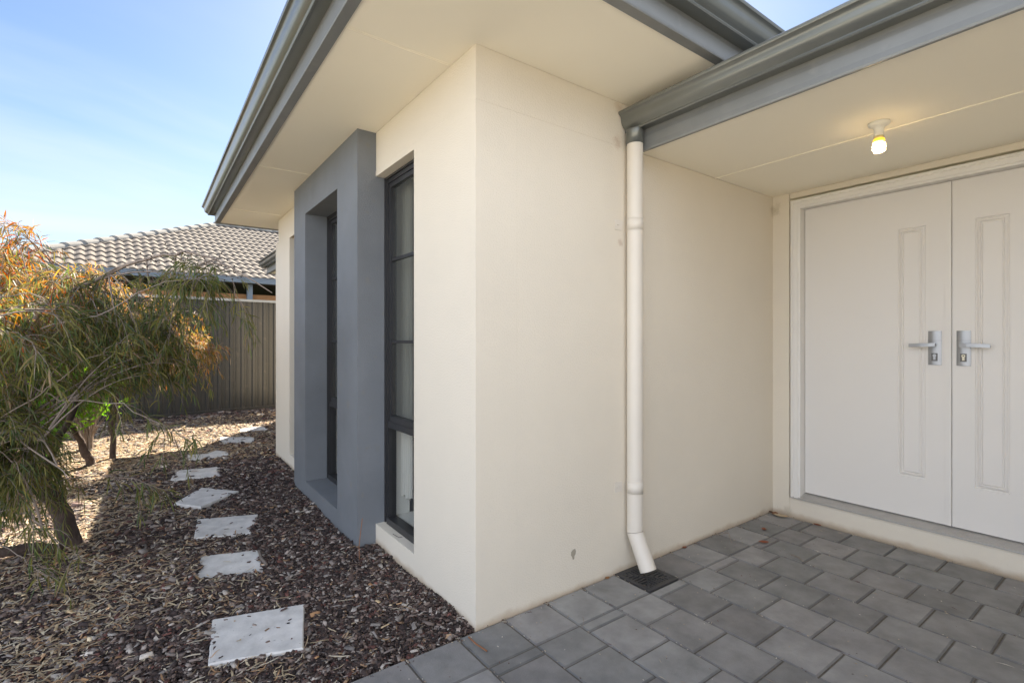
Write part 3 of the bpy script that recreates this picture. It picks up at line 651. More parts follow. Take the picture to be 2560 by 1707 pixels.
def chip_mesh(name, N, wfun, size, lab_fn, cols, mname, thick=(0.12, 0.4), aspect=(1.4, 4.0), on_stone=0.004, zoff=0.0):
    x, y = spots(N, wfun)
    st_ = np.zeros(N, bool)
    for p in SHR: st_ |= in_poly(x, y, p)
    keep = ~st_ | (rng.uniform(0, 1, N) < on_stone); x, y, st_ = x[keep], y[keep], st_[keep]; N = len(x)
    dist = np.hypot(x - CAM[0], y - CAM[1])
    L = size(dist) * np.exp(np.clip(rng.normal(0, 0.40, N), -1, 0.75)); A_ = rng.uniform(*aspect, N); Wd = L / A_; T_ = Wd * rng.uniform(*thick, N) + 0.0015
    base = np.array([[-1, -1, -1], [1, -1, -1], [1, 1, -1], [-1, 1, -1], [-1, -1, 1], [1, -1, 1], [1, 1, 1], [-1, 1, 1]], float)
    V = base[None] * np.stack([L, Wd, T_], 1)[:, None, :] * 0.5
    V *= 1 + rng.uniform(-0.38, 0.22, (N, 8, 3)); V[:, :, 2] += (V[:, :, 0] ** 2) * rng.normal(0, 4, (N, 1))
    V[:, 4:, :2] *= rng.uniform(0.55, 1.0, (N, 1, 1))
    yaw = rng.uniform(0, 2 * math.pi, N); pit = rng.normal(0, 0.22, N); rol = rng.normal(0, 0.35, N)
    def rot(V, a, i, j):
        c, s = np.cos(a)[:, None], np.sin(a)[:, None]; vi = V[:, :, i] * c - V[:, :, j] * s; vj = V[:, :, i] * s + V[:, :, j] * c
        V[:, :, i], V[:, :, j] = vi, vj
    rot(V, rol, 1, 2); rot(V, pit, 0, 2); rot(V, yaw, 0, 1)
    gzv = 0.012 * np.sin(x * 3.1 + 1) * np.cos(y * 2.3) + 0.007 * np.sin(x * 9 + y * 7) - 0.012
    zc = gzv + rng.uniform(-0.006, 0.016, N) + T_ * 0.5 + zoff
    zc = np.where(y < 0.05, np.minimum(zc, 0.004), zc)
    zc = np.where(st_, 0.0115 + T_ * 0.5, zc)
    V += np.stack([x, y, zc], 1)[:, None, :]
    F = np.array([[4, 5, 6, 7], [0, 1, 5, 4], [1, 2, 6, 5], [2, 3, 7, 6], [3, 0, 4, 7]])
    FF = (F[None] + (np.arange(N) * 8)[:, None, None]).reshape(-1, 4)
    me = bpy.data.meshes.new(name); me.vertices.add(N * 8); me.vertices.foreach_set('co', V.astype(np.float32).ravel())
    me.loops.add(FF.size); me.loops.foreach_set('vertex_index', FF.ravel().astype(np.int32))
    me.polygons.add(len(FF)); me.polygons.foreach_set('loop_start', (np.arange(len(FF)) * 4).astype(np.int32))
    me.update(calc_edges=True)
    cols = np.array(cols); pick = rng.choice(len(cols), N, p=cols[:, 3] / cols[:, 3].sum()); c = cols[pick, :3] * np.exp(rng.normal(0, 0.28, (N, 1)))
    ca_ = np.repeat(np.concatenate([c, np.ones((N, 1))], 1), 5, 0).astype(np.float32)
    at = me.attributes.new('tone', 'FLOAT_COLOR', 'FACE'); at.data.foreach_set('color', ca_.ravel())
    me.materials.append(MATS[mname]); o = bpy.data.objects.new(name, me); COL.objects.link(o)
    return o
BARK = [(0.034, 0.022, 0.019, 36), (0.070, 0.045, 0.037, 28), (0.15, 0.105, 0.085, 19), (0.23, 0.19, 0.165, 13), (0.38, 0.335, 0.29, 6), (0.11, 0.045, 0.035, 6), (0.30, 0.19, 0.11, 2.5)]
o = chip_mesh('bark_mulch', 190000, lambda x, y, d: np.clip(2.6 / d, 0, 1) ** 1.6, lambda d: 0.0075 + 0.0040 * d, None, BARK, 'chip', on_stone=0.006)
tag(kind(o, 'stuff'), 'dark red-brown bark chips covering the garden bed', 'bark mulch')
o = chip_mesh('wood_chips', 2600, lambda x, y, d: np.clip(2.6 / d, 0, 1) ** 1.3, lambda d: 0.020 + 0.003 * d, None,
              [(0.24, 0.21, 0.19, 5), (0.17, 0.13, 0.11, 6), (0.34, 0.30, 0.26, 1.2), (0.36, 0.2, 0.10, 0.8), (0.09, 0.06, 0.05, 5)], 'chip', thick=(0.15, 0.4), aspect=(1.6, 4.5), on_stone=0.01, zoff=0.010)
tag(kind(o, 'stuff'), 'larger weathered wood chips lying loose on the bark', 'wood chips')
o = chip_mesh('lit_band_litter', 30000, lambda x, y, d: np.clip(0.03 + 1.0 * ((y > 4.2) & (y < 7.8)) * np.clip((1.3 - x) / 1.5, 0.1, 1) + 0.30 * (x < -1.35), 0, 1), lambda d: 0.010 + 0.0032 * d, None,  # pale chips massed in the lit band; sunlight put into their colour
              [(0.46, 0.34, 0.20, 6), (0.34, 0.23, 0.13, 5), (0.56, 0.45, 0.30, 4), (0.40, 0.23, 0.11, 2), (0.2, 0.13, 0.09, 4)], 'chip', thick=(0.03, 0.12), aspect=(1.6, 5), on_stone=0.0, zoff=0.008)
tag(kind(o, 'stuff'), 'dry tan leaves under the trees, massed near the fence to brighten the sunlit band', 'leaf litter')
# dry stems and leaves lying on the bark, thickest under the trees on the left
def straw(N, wfun, lab):
    x, y = spots(N, wfun); M_ = MB(); st_ = np.zeros(N, bool)
    for p in SHR: st_ |= in_poly(x, y, p)
    st_ &= rng.uniform(0, 1, N) > 0.06; x, y = x[~st_], y[~st_]
    for i in range(len(x)):
        d = math.hypot(x[i] - CAM[0], y[i] - CAM[1]); l = random.uniform(0.02, 0.085) * (1 if d < 4 else 1.3); wd = random.uniform(0.0009, 0.0025) * (1 + 0.30 * d)
        a = random.uniform(0, 6.283); bnd = random.uniform(-0.9, 0.9); z = gz(x[i], y[i]) + random.uniform(0.014, 0.026)
        px_, py_ = x[i], y[i]; P = []
        for k_ in range(4):
            P.append((px_, py_, z + random.uniform(-0.003, 0.005))); px_ += math.cos(a) * l / 3; py_ += math.sin(a) * l / 3; a += bnd / 3
        if any(p[0] > -0.003 and p[1] < 4.262 for p in P) or any(p[0] > -0.124 and 1.2 < p[1] < 2.864 for p in P): continue
        c = random.choice([(0.62, 0.51, 0.34), (0.52, 0.41, 0.26), (0.70, 0.61, 0.46), (0.40, 0.29, 0.18), (0.46, 0.28, 0.15)]); k0 = random.uniform(0.7, 1.15)
        vs = []
        for k_ in range(4):
            j = min(k_, 2); dx, dy = P[j + 1][0] - P[j][0], P[j + 1][1] - P[j][1]; q = math.hypot(dx, dy) + 1e-9
            ww = wd * (0.5 if k_ in (0, 3) else 1)
            vs += [(P[k_][0] - dy / q * ww, P[k_][1] + dx / q * ww, P[k_][2]), (P[k_][0] + dy / q * ww, P[k_][1] - dx / q * ww, P[k_][2] + 0.0006)]
        M_.add(vs, [(0, 1, 3, 2), (2, 3, 5, 4), (4, 5, 7, 6)], (c[0] * k0, c[1] * k0, c[2] * k0))
    return obj(lab, M_, 'straw')
def wst(x, y, d):
    base = np.clip((-0.55 - x) / 0.9, 0.04, 1) * np.clip(2.4 / d, 0, 1)
    return np.clip(base * (0.25 + 0.75 * (np.sin(x * 5 + 1) * np.sin(y * 4.1 + 2) > -0.25)) + 0.55 * ((y > 4.6) & (y < 7.6)) * np.clip((0.9 - x) / 1.5, 0.15, 1), 0, 1)  # stems also massed across the far lit band to brighten it
tag(kind(straw(30000, wst, 'dry_stems'), 'stuff'), 'pale dry stems strewn over the bark, thickest at the left', 'dry stems')

# ------------------------------------------------------------------ fence
FA, FB = Vector((-6.0, 7.83, 0)), Vector((2.6, 8.86, 0)); fd = (FB - FA).normalized(); fn = Vector((fd.y, -fd.x, 0))
fence = thing('fence', 'dark grey ribbed steel sheet fence with a pale top rail', 'fence', (0.8, 8.64, 0))
Lf = (FB - FA).length; PW = 2.36; np_ = int(Lf / PW) + 1
def FP(s, o_, z): p = FA + fd * s + fn * o_; return (p.x, p.y, z)
for i in range(np_):
    a, b2 = i * PW + 0.03, min((i + 1) * PW - 0.03, Lf)
    if b2 - a < 0.1: continue
    q = MB(); cols_ = []; s = a; pat = [(0, 0), (0.012, 0.024), (0.060, 0.024), (0.072, 0.0), (0.105, 0.0), (0.112, 0.007), (0.124, 0.007), (0.131, 0.0), (0.190, 0.0)]
    while s < b2:
        for ds, o_ in pat[:-1]:
            if s + ds < b2: cols_.append((s + ds, o_))
        s += 0.190
    vs = [FP(s_, o_, z) for s_, o_ in cols_ for z in (0.02, 2.02)]
    q.add(vs, [(2 * j, 2 * j + 2, 2 * j + 3, 2 * j + 1) for j in range(len(cols_) - 1)])
    obj('fence_panel', q, 'fence_steel', fence)
    q = MB(); P4 = [FP(a - .03, -0.012, 0), FP(a - .03, 0.034, 0), FP(b2 + .03, 0.034, 0), FP(b2 + .03, -0.012, 0)]
    q.add([(p[0], p[1], z) for z in (2.005, 2.05) for p in P4], [(0, 1, 5, 4), (1, 2, 6, 5), (2, 3, 7, 6), (3, 0, 4, 7), (4, 5, 6, 7), (3, 2, 1, 0)])
    obj('top_rail', q, 'fence_cap', fence)
    q = MB(); P4 = [FP(a - .04, -0.014, 0), FP(a - .04, 0.030, 0), FP(a, 0.030, 0), FP(a, -0.014, 0)]
    q.add([(p[0], p[1], z) for z in (-.1, 2.004) for p in P4], [(0, 1, 5, 4), (1, 2, 6, 5), (2, 3, 7, 6), (3, 0, 4, 7)]); obj('fence_post', q, 'fence_steel', fence)
q = MB(); P4 = [FP(0, 0.006, 0), FP(0, 0.040, 0), FP(Lf, 0.040, 0), FP(Lf, 0.006, 0)]
q.add([(p[0], p[1], z) for z in (-.05, 0.035) for p in P4], [(0, 1, 5, 4), (1, 2, 6, 5), (2, 3, 7, 6), (3, 0, 4, 7), (4, 5, 6, 7)]); obj('bottom_rail', q, 'fence_steel', fence)

# ------------------------------------------------------------------ the neighbour's house
A = Vector((-1.723, 9.708, 0)); e = Vector((0.998, 0.070, 0)).normalized(); pn = Vector((-e.y, e.x, 0)); ZG = 2.52; TAN = math.tan(R(24.6))
nb = thing('neighbour_house', 'brown tiled hip-roofed house with blue-grey gutter behind the steel fence', 'house', (2.0, 11.5, 0))
def NP(s, t, z): p = A + e * s + pn * t; return (p.x, p.y, z)
S0, S1, RUN = -1.62, 9.4, 3.95
# wavy tiles laid in stepped courses
q = MB(); per = 0.150; gauge = 0.30; run_g = gauge * math.cos(R(24.6)); rows = int(RUN / run_g)
for r in range(rows + 1):
    t0, t1 = r * run_g - 0.03, min((r + 1) * run_g, RUN)
    sA, sB = S0 + max(t0, 0), S1 - max(t0, 0) * 0.0
    ns = int((sB - sA) / 0.0214)
    st0 = math.floor((sA) / 0.0214)
    prev = None
    for i in range(ns + 1):
        s = (st0 + i) * 0.0214; ph = 2 * math.pi * s / per; wv = 0.030 * (0.5 + 0.5 * math.sin(ph)) ** 0.8
        lo_t = t0; hi_t = t1 + 0.01
        if s - S0 < hi_t: hi_t = max(lo_t + 0.001, min(hi_t, s - S0))
        a = NP(s, lo_t, ZG + 0.07 + lo_t * TAN + wv + 0.034); b2 = NP(s, hi_t, ZG + 0.07 + hi_t * TAN + wv + 0.004 * (hi_t - lo_t) / 0.3)
        c = NP(s, lo_t + 0.004, ZG + 0.07 + lo_t * TAN + wv - 0.004)
        if prev:
            k0 = 0.9 + 0.2 * ((int(s / 0.30) * 7919 + r * 104729) % 97) / 97; cc = (0.160 * k0, 0.137 * k0, 0.115 * k0)
            q.add([prev[0], a, b2, prev[1]], [(0, 1, 2, 3)], cc, False); q.add([prev[2], c, a, prev[0]], [(0, 1, 2, 3)], (cc[0] * .8, cc[1] * .8, cc[2] * .8))
        prev = (a, b2, c)
obj('tiled_roof', q, 'roof_tile', nb)
q = MB()                                                             # the hip end facing left and the far slope
q.add([NP(S0, 0, ZG + .07), NP(S0, RUN * 2, ZG + .07), NP(S0 + RUN, RUN, ZG + .07 + RUN * TAN)], [(0, 1, 2)], (0.155, 0.138, 0.122))
q.add([NP(S0, RUN * 2, ZG + .07), NP(S1, RUN * 2, ZG + .07), NP(S1, RUN, ZG + .07 + RUN * TAN), NP(S0 + RUN, RUN, ZG + .07 + RUN * TAN)], [(0, 1, 2, 3)], (0.155, 0.138, 0.122))
obj('roof_end', q, 'roof_tile', nb)
q = MB()                                                             # ridge caps, each lapping the next
def caps(p, q2, step=0.37):
    p, q2 = Vector(p), Vector(q2); L_ = (q2 - p).length; d = (q2 - p).normalized(); side = d.cross(Vector((0, 0, 1))).normalized(); up = side.cross(d)
    k_ = int(L_ / step)
    for i in range(k_ + 1):
        a0 = p + d * (i * step - 0.03); a1 = p + d * min((i + 1) * step, L_)
        r0, r1 = 0.125, 0.105; vs = []
        for c, r in ((a0, r0), (a1, r1)):
            for j in range(9):
                an = math.pi * (j / 8); vs.append(c + side * math.cos(an) * r * 1.1 + up * (math.sin(an) * r * 0.72 - 0.045 + (0.016 if r == r0 else 0)))
        q.add(vs, [(j, j + 1, j + 10, j + 9) for j in range(8)] + [tuple(range(9))], smooth=False)
caps(NP(S0, 0, ZG + .10), NP(S0 + RUN, RUN, ZG + .10 + RUN * TAN)); caps(NP(S0 + RUN, RUN, ZG + .10 + RUN * TAN), NP(S1, RUN, ZG + .10 + RUN * TAN))
obj('ridge_cap', q, 'ridge_tile', nb)
def NBOX(s0, s1, t0, t1, z0, z1):
    P4 = [NP(s0, t0, 0), NP(s1, t0, 0), NP(s1, t1, 0), NP(s0, t1, 0)]
    return [(p[0], p[1], z) for z in (z0, z1) for p in P4], [(0, 1, 5, 4), (1, 2, 6, 5), (2, 3, 7, 6), (3, 0, 4, 7), (4, 5, 6, 7), (3, 2, 1, 0)]
gp = [(0.0, 0.10), (0.0, 0.0), (0.090, 0.0), (0.098, 0.010), (0.098, 0.035), (0.102, 0.040), (0.098, 0.045), (0.098, 0.060), (0.103, 0.066), (0.098, 0.072), (0.098, 0.09), (0.108, 0.10), (0.108, 0.115), (0.10, 0.115), (0.095, 0.10)]
pth = [NP(S1, 0.0, 0)[:2], NP(S0, 0.0, 0)[:2], NP(S0, 6.0, 0)[:2]]
q = MB(); q.sweep(pth, [(d, ZG - 0.045 + z) for d, z in gp]); o = obj('gutter', q, 'gutter_blue', nb); flat_normals(o)
q = MB(); q.add(*NBOX(S0 + .03, S1, 0.28, 0.34, 2.16, 2.27)); obj('beam', q, 'timber', nb)
q = MB(); q.add(*NBOX(S0 + .2, S1, 0.10, 3.8, 2.47, 2.50))
obj('patio_ceiling', q, 'dark_wood_and_shade', nb)  # shade of the void under the eave put into ceiling and wall colour
q = MB(); q.add(*NBOX(S0 + .6, S1, 2.8, 3.0, 0, 2.47)); q.add(*NBOX(S0 + .6, S0 + .8, 3.0, 7.5, 0, 2.47)); obj('wall', q, 'dark_wood_and_shade', nb)
for s in (-1.3, 2.32, 5.6):
    q = MB(); q.add(*NBOX(s - .05, s + .05, 0.05, 0.15, 0, 2.47)); obj('patio_post', q, 'gutter_blue', nb)

# ------------------------------------------------------------------ trees and shrubs
def bez(p, c, q, n): return [p * (1 - t) ** 2 + c * 2 * t * (1 - t) + q * t * t for t in [i / (n - 1) for i in range(n)]]
def rv(s=1.0): return Vector((random.gauss(0, s), random.gauss(0, s), random.gauss(0, s)))
def leaf_strip(M_, p, d, l, wd, col, droop=0.5):
    d = (d + Vector((0, 0, -droop)) * 0.5).normalized(); side = d.cross(Vector((random.gauss(0, 1), random.gauss(0, 1), random.gauss(0, 1)))).normalized()
    m1 = p + d * l * 0.35; d2 = (d + Vector((0, 0, -droop)) * random.uniform(0.3, 1.1) + rv(0.12)).normalized(); m2 = m1 + d2 * l * 0.35; t = m2 + (d2 + Vector((0, 0, -0.2))).normalized() * l * 0.3
    s1 = side * wd
    M_.add([p, m1 - s1, m1 + s1, m2 - s1 * 0.9, m2 + s1 * 0.9, t], [(0, 1, 2), (1, 3, 4, 2), (3, 5, 4)], col)
def narrow_tree(name, lab, trunks, limbs, blobs, nb2, cols_fn, tw=7, lf=17, leafl=(0.05, 0.095), wd=0.0021, arch=0.25, tl=(0.10, 0.26), group=None, caps_on=None, bare=0, sprays=()):
    base = trunks[0][0][0]
    root = thing(name, lab, 'tree', (base[0], base[1], 0), group)
    tr = MB()
    for pts, r0, r1 in trunks:
        P = [Vector(p) for p in pts]; Q = []
        for i in range(len(P) - 1):
            for j in range(5): Q.append(P[i].lerp(P[i + 1], j / 5) + rv(0.006))
        Q.append(P[-1]); k_ = len(Q)
        rr = [(r0 + (r1 - r0) * i / (k_ - 1)) * random.uniform(0.9, 1.12) * (1.35 if i == 0 else 1) for i in range(k_)]
        tr.tube(Q, rr, 12)
    obj('trunk', tr, 'bark', root)
    br = MB(); lv = MB(); fr_ = MB()
    sources = []
    for pts, r0, r1 in limbs:
        P = [Vector(p) for p in pts]; k_ = len(P); Q = []
        for i in range(k_ - 1):
            p0, p1, p2, p3 = P[max(i - 1, 0)], P[i], P[i + 1], P[min(i + 2, k_ - 1)]
            for j in range(5):
                t = j / 5; Q.append(0.5 * ((2 * p1) + (p2 - p0) * t + (2 * p0 - 5 * p1 + 4 * p2 - p3) * t * t + (3 * p1 - p0 - 3 * p2 + p3) * t ** 3) + rv(0.005))
        Q.append(P[-1]); br.tube(Q, [r0 + (r1 - r0) * i / (len(Q) - 1) for i in range(len(Q))], 7); sources += Q[1:]
    def twig(p, d, l, cc):
        q = p + d * l + Vector((0, 0, -l * random.uniform(0.2, 0.9))); c = p + d * l * 0.6
        Q = bez(p, c, q, 5); br.tube(Q, [0.0016, 0.0014, 0.0012, 0.001, 0.0006], 3, caps=False)
        nl = max(4, int(lf * l / 0.2))
        for i in range(nl):
            t = random.uniform(0.08, 1) ; k_ = min(int(t * 4), 3); pt = Q[k_].lerp(Q[k_ + 1], t * 4 - k_); dd = (Q[k_ + 1] - Q[k_]).normalized()
            leaf_strip(lv, pt, (dd * 0.8 + rv(0.55)).normalized(), random.uniform(*leafl), wd * random.uniform(0.75, 1.35), cc(pt), 0.75)
    for i in range(nb2):
        c, rad = random.choices(blobs, weights=[b2[2] for b2 in blobs])[0][:2]
        while True:
            v = Vector((random.uniform(-1, 1), random.uniform(-1, 1), random.uniform(-1, 1)))
            if 0.25 < v.length < 1: break
        tgt = Vector(c) + Vector((v.x * rad[0], v.y * rad[1], v.z * rad[2]))
        src = min(random.sample(sources, min(14, len(sources))), key=lambda s: (s - tgt).length + max(0, s.z - tgt.z) * 0.3)
        d = tgt - src
        if d.length < 0.05: continue
        mid = src.lerp(tgt, 0.55) + Vector((0, 0, arch * d.length)) + rv(0.03)
        Q = bez(src, mid, tgt, 8); r0 = 0.0035 + 0.004 * d.length
        br.tube(Q, [r0 + (0.0012 - r0) * j / 7 for j in range(8)], 4, caps=False)
        for j in range(tw):
            t = random.uniform(0.3, 1.0); k_ = min(int(t * 7), 6); pt = Q[k_].lerp(Q[k_ + 1], t * 7 - k_)
            dd = ((Q[k_ + 1] - Q[k_]).normalized() * 0.8 + rv(0.55)).normalized()
            twig(pt, dd, random.uniform(*tl), cols_fn)
    for pts, r0, nt_, from_t in sprays:                              # long thin boughs with sparse hanging twigs
        P = [Vector(p) for p in pts]; Q = []
        for i in range(len(P) - 1):
            for j in range(5): Q.append(P[i].lerp(P[i + 1], j / 5) + rv(0.006))
        Q.append(P[-1]); k_ = len(Q); br.tube(Q, [r0 + (0.0008 - r0) * i / (k_ - 1) for i in range(k_)], 5, caps=False)
        for j in range(nt_):
            t = random.uniform(from_t, 1.0) * (k_ - 1.01); q0 = int(t); pt = Q[q0].lerp(Q[q0 + 1], t - q0)
            twig(pt, ((Q[q0 + 1] - Q[q0]).normalized() * 0.9 + rv(0.4)).normalized(), random.uniform(0.07, 0.16), cols_fn)
    for i in range(bare):
        c, rad = random.choices(blobs, weights=[b2[2] for b2 in blobs])[0][:2]; v = rv(1).normalized() * random.uniform(0.7, 1.25)
        tgt = Vector(c) + Vector((v.x * rad[0], v.y * rad[1], v.z * rad[2])); src = min(random.sample(sources, min(10, len(sources))), key=lambda s: (s - tgt).length)
        mid = src.lerp(tgt, 0.55) + Vector((0, 0, 0.12)) + rv(0.05); Q = [p + rv(0.006) for p in bez(src, mid, tgt, 9)]
        br.tube(Q, [0.0038 - 0.0028 * j / 8 for j in range(9)], 4, caps=False)
        for j in (3, 5, 6, 7):
            d = ((Q[j + 1] - Q[j]).normalized() + rv(0.6)).normalized(); br.tube([Q[j], Q[j] + d * 0.06, Q[j] + d * 0.11 + Vector((0, 0, -0.03))], [0.0016, 0.0012, 0.0007], 3, caps=False)
    if caps_on:
        c0 = MB(); c0.lathe(base, [(0, .0042), (.0036, .0024), (.0043, 0), (.0036, -.0024), (0, -.0042)], 6); c0.v = [(v[0], v[1], v[2] - base[2]) for v in c0.v]
        cap = obj('seed_capsule', c0, 'dark_wood_and_shade', root); first = True
        for p in caps_on:
            for k_ in range(16):
                c = Vector(p) + rv(0.038); o_ = cap if first else cap.copy()
                if not first: COL.objects.link(o_); o_.parent = root
                first = False; o_.location = c - Vector((base[0], base[1], 0))
    obj('branches', br, 'twig', root); obj('foliage', lv, 'leaf', root)
    return root
OLV = [(0.110, 0.130, 0.038), (0.150, 0.155, 0.045), (0.080, 0.115, 0.044), (0.200, 0.180, 0.060)]
def jit(c, s=0.22): k0 = math.exp(random.gauss(0, s)); return (c[0] * k0, c[1] * k0, c[2] * k0)
def cols_main(p):
    u_ = random.random(); warm = min(1.0, max(0.0, (p.z - 1.30) * 1.1 + (-1.55 - p.x) * 0.9))
    if u_ < 0.75 * warm: return jit(random.choice([(0.36, 0.15, 0.03), (0.30, 0.17, 0.045), (0.34, 0.09, 0.03), (0.24, 0.16, 0.05)]))
    if u_ > 0.90: return jit(random.choice([(0.22, 0.17, 0.09), (0.28, 0.20, 0.12), (0.17, 0.12, 0.07)]))
    return jit(random.choice(OLV))
def cols_back(p):
    u_ = random.random()
    if u_ < 0.52: return jit(random.choice([(0.34, 0.21, 0.05), (0.40, 0.22, 0.045), (0.30, 0.22, 0.06), (0.38, 0.15, 0.05)]))
    if u_ < 0.72: return jit(random.choice([(0.50, 0.38, 0.27), (0.42, 0.30, 0.20)]))  # pale tones put backlit highlights into the leaf colour
    return jit(random.choice([(0.13, 0.14, 0.04), (0.10, 0.12, 0.04), (0.17, 0.16, 0.05)]))
narrow_tree('weeping_tree', 'nearest weeping narrow-leaved tree, its dark leaning trunk beside the stepping stones', 
    [([(-1.566, 2.265, -0.05), (-1.61, 2.285, 0.2), (-1.72, 2.33, 0.45), (-1.79, 2.32, 0.8), (-1.83, 2.30, 1.12)], 0.056, 0.034),
     ([(-1.72, 2.33, 0.45), (-1.60, 2.42, 0.75), (-1.52, 2.46, 1.05)], 0.022, 0.014)],
    [([(-1.83, 2.30, 1.10), (-1.675, 2.17, 1.50), (-1.375, 1.95, 1.69), (-1.142, 1.78, 1.795), (-0.93, 1.56, 1.80), (-0.76, 1.38, 1.69), (-0.60, 1.26, 1.57)], 0.016, 0.002),
     ([(-1.83, 2.30, 1.10), (-2.0, 2.32, 1.55), (-2.25, 2.35, 1.95)], 0.016, 0.004),
     ([(-1.79, 2.32, 0.85), (-1.88, 1.95, 1.25), (-1.86, 1.55, 1.42), (-1.72, 1.15, 1.36)], 0.014, 0.003),
     ([(-1.83, 2.30, 1.10), (-1.75, 2.6, 1.55), (-1.65, 2.9, 1.8)], 0.015, 0.004),
     ([(-1.52, 2.46, 1.03), (-1.35, 2.45, 1.35), (-1.15, 2.35, 1.48)], 0.012, 0.003),
     ([(-1.79, 2.32, 0.70), (-1.75, 1.95, 0.85), (-1.62, 1.60, 0.80), (-1.50, 1.35, 0.62)], 0.010, 0.002),
     ([(-1.75, 2.32, 0.55), (-1.80, 2.0, 0.62), (-1.74, 1.75, 0.52), (-1.60, 1.55, 0.30)], 0.009, 0.002)],
    [((-1.70, 2.20, 1.40), (0.62, 0.62, 0.36), 6.0), ((-1.28, 2.05, 1.40), (0.34, 0.36, 0.28), 3.6), ((-1.12, 1.95, 1.22), (0.26, 0.30, 0.22), 2.2), ((-1.88, 1.72, 1.10), (0.28, 0.36, 0.40), 4.6), ((-1.62, 1.38, 1.30), (0.16, 0.16, 0.16), 1.0),
      ((-2.15, 2.4, 1.78), (0.5, 0.5, 0.30), 4.2), ((-1.66, 1.55, 0.62), (0.14, 0.2, 0.14), 0.5), ((-1.82, 1.62, 0.74), (0.22, 0.24, 0.20), 3.4), ((-0.92, 1.55, 1.62), (0.20, 0.2, 0.12), 0.7), ((-1.72, 1.98, 0.60), (0.20, 0.22, 0.24), 2.4)],
    205, cols_main, tw=7, lf=17, leafl=(0.06, 0.12), wd=0.0029, bare=34,
    sprays=[([(-1.99, 1.95, 0.40), (-1.87, 1.819, 0.423), (-1.693, 1.627, 0.41), (-1.57, 1.475, 0.337), (-1.467, 1.338, 0.239)], 0.0045, 11, 0.45),
            ([(-1.9, 1.9, 0.75), (-1.828, 1.664, 0.857), (-1.627, 1.579, 1.022), (-1.421, 1.49, 1.216), (-1.25, 1.427, 1.297)], 0.0055, 4, 0.6),
            ([(-1.9, 1.85, 0.42), (-1.828, 1.664, 0.317), (-1.673, 1.489, 0.219), (-1.578, 1.357, 0.164)], 0.0035, 6, 0.4),
            ([(-1.792, 1.886, 1.124), (-1.558, 1.653, 0.979), (-1.3, 1.401, 0.964), (-1.132, 1.279, 0.86), (-1.014, 1.193, 0.777)], 0.004, 12, 0.45),
            ([(-1.742, 1.973, 0.445), (-1.489, 1.788, 0.535), (-1.254, 1.616, 0.535), (-1.12, 1.52, 0.46)], 0.0035, 12, 0.3),
            ([(-1.95, 1.62, 1.28), (-1.83, 1.42, 1.36), (-1.66, 1.25, 1.33), (-1.55, 1.12, 1.22)], 0.004, 14, 0.2),
            ([(-1.635, 1.647, 1.359), (-1.4, 1.475, 1.422), (-1.095, 1.375, 1.621), (-0.838, 1.311, 1.633)], 0.004, 4, 0.7),
            ([(-0.93, 1.56, 1.80), (-0.80, 1.42, 1.68), (-0.74, 1.36, 1.50), (-0.71, 1.33, 1.34)], 0.002, 7, 0.3),
            ([(-1.0, 1.64, 1.79), (-0.93, 1.55, 1.64), (-0.90, 1.50, 1.48)], 0.002, 6, 0.3)],
    caps_on=[(-1.14, 1.78, 1.79), (-1.05, 1.68, 1.77), (-0.98, 1.62, 1.77), (-0.88, 1.50, 1.74), (-0.80, 1.42, 1.70), (-1.2, 1.82, 1.76)])
narrow_tree('weeping_tree', 'second weeping tree further back, golden sunlit tips hanging in front of the fence',
    [([(-1.47, 5.02, -0.05), (-1.49, 5.03, 0.35), (-1.44, 5.05, 0.75), (-1.36, 5.02, 1.1)], 0.032, 0.018)],
    [([(-1.36, 5.02, 1.08), (-1.1, 4.85, 1.5), (-0.85, 4.7, 1.62), (-0.65, 4.6, 1.52)], 0.013, 0.003),
     ([(-1.44, 5.05, 0.8), (-1.2, 4.9, 1.05), (-0.9, 4.75, 1.2), (-0.62, 4.62, 1.18)], 0.011, 0.003),
     ([(-1.36, 5.02, 1.08), (-1.5, 5.1, 1.6), (-1.6, 5.2, 1.95)], 0.014, 0.004)],
    [((-1.15, 4.9, 1.40), (0.52, 0.45, 0.34), 4.0), ((-0.85, 4.72, 1.18), (0.34, 0.32, 0.20), 2.0), ((-1.6, 5.1, 1.65), (0.45, 0.5, 0.4), 2.5), ((-1.40, 4.9, 1.15), (0.5, 0.4, 0.28), 2.5)],
    135, cols_back, tw=6, lf=13, leafl=(0.06, 0.10), wd=0.0030)
narrow_tree('weeping_tree', 'third weeping tree, reddish forked trunk leaning left behind the nearest tree',
    [([(-1.626, 4.789, -0.05), (-1.72, 4.80, 0.25), (-1.86, 4.80, 0.60), (-1.98, 4.75, 1.0)], 0.040, 0.020)],
    [([(-1.98, 4.75, 0.98), (-2.2, 4.6, 1.45), (-2.4, 4.5, 1.9)], 0.015, 0.004), ([(-1.98, 4.75, 0.98), (-1.8, 4.6, 1.5), (-1.6, 4.5, 1.9)], 0.014, 0.004),
     ([(-1.86, 4.8, 0.6), (-2.3, 4.3, 1.1), (-2.6, 3.9, 1.5)], 0.013, 0.004)],
    [((-2.25, 4.6, 1.65), (0.62, 0.62, 0.45), 4.0), ((-1.75, 4.6, 1.75), (0.45, 0.45, 0.32), 2.5), ((-2.6, 4.0, 1.45), (0.5, 0.5, 0.42), 2.0)],
    105, cols_back, tw=6, lf=13, leafl=(0.06, 0.10), wd=0.0030)
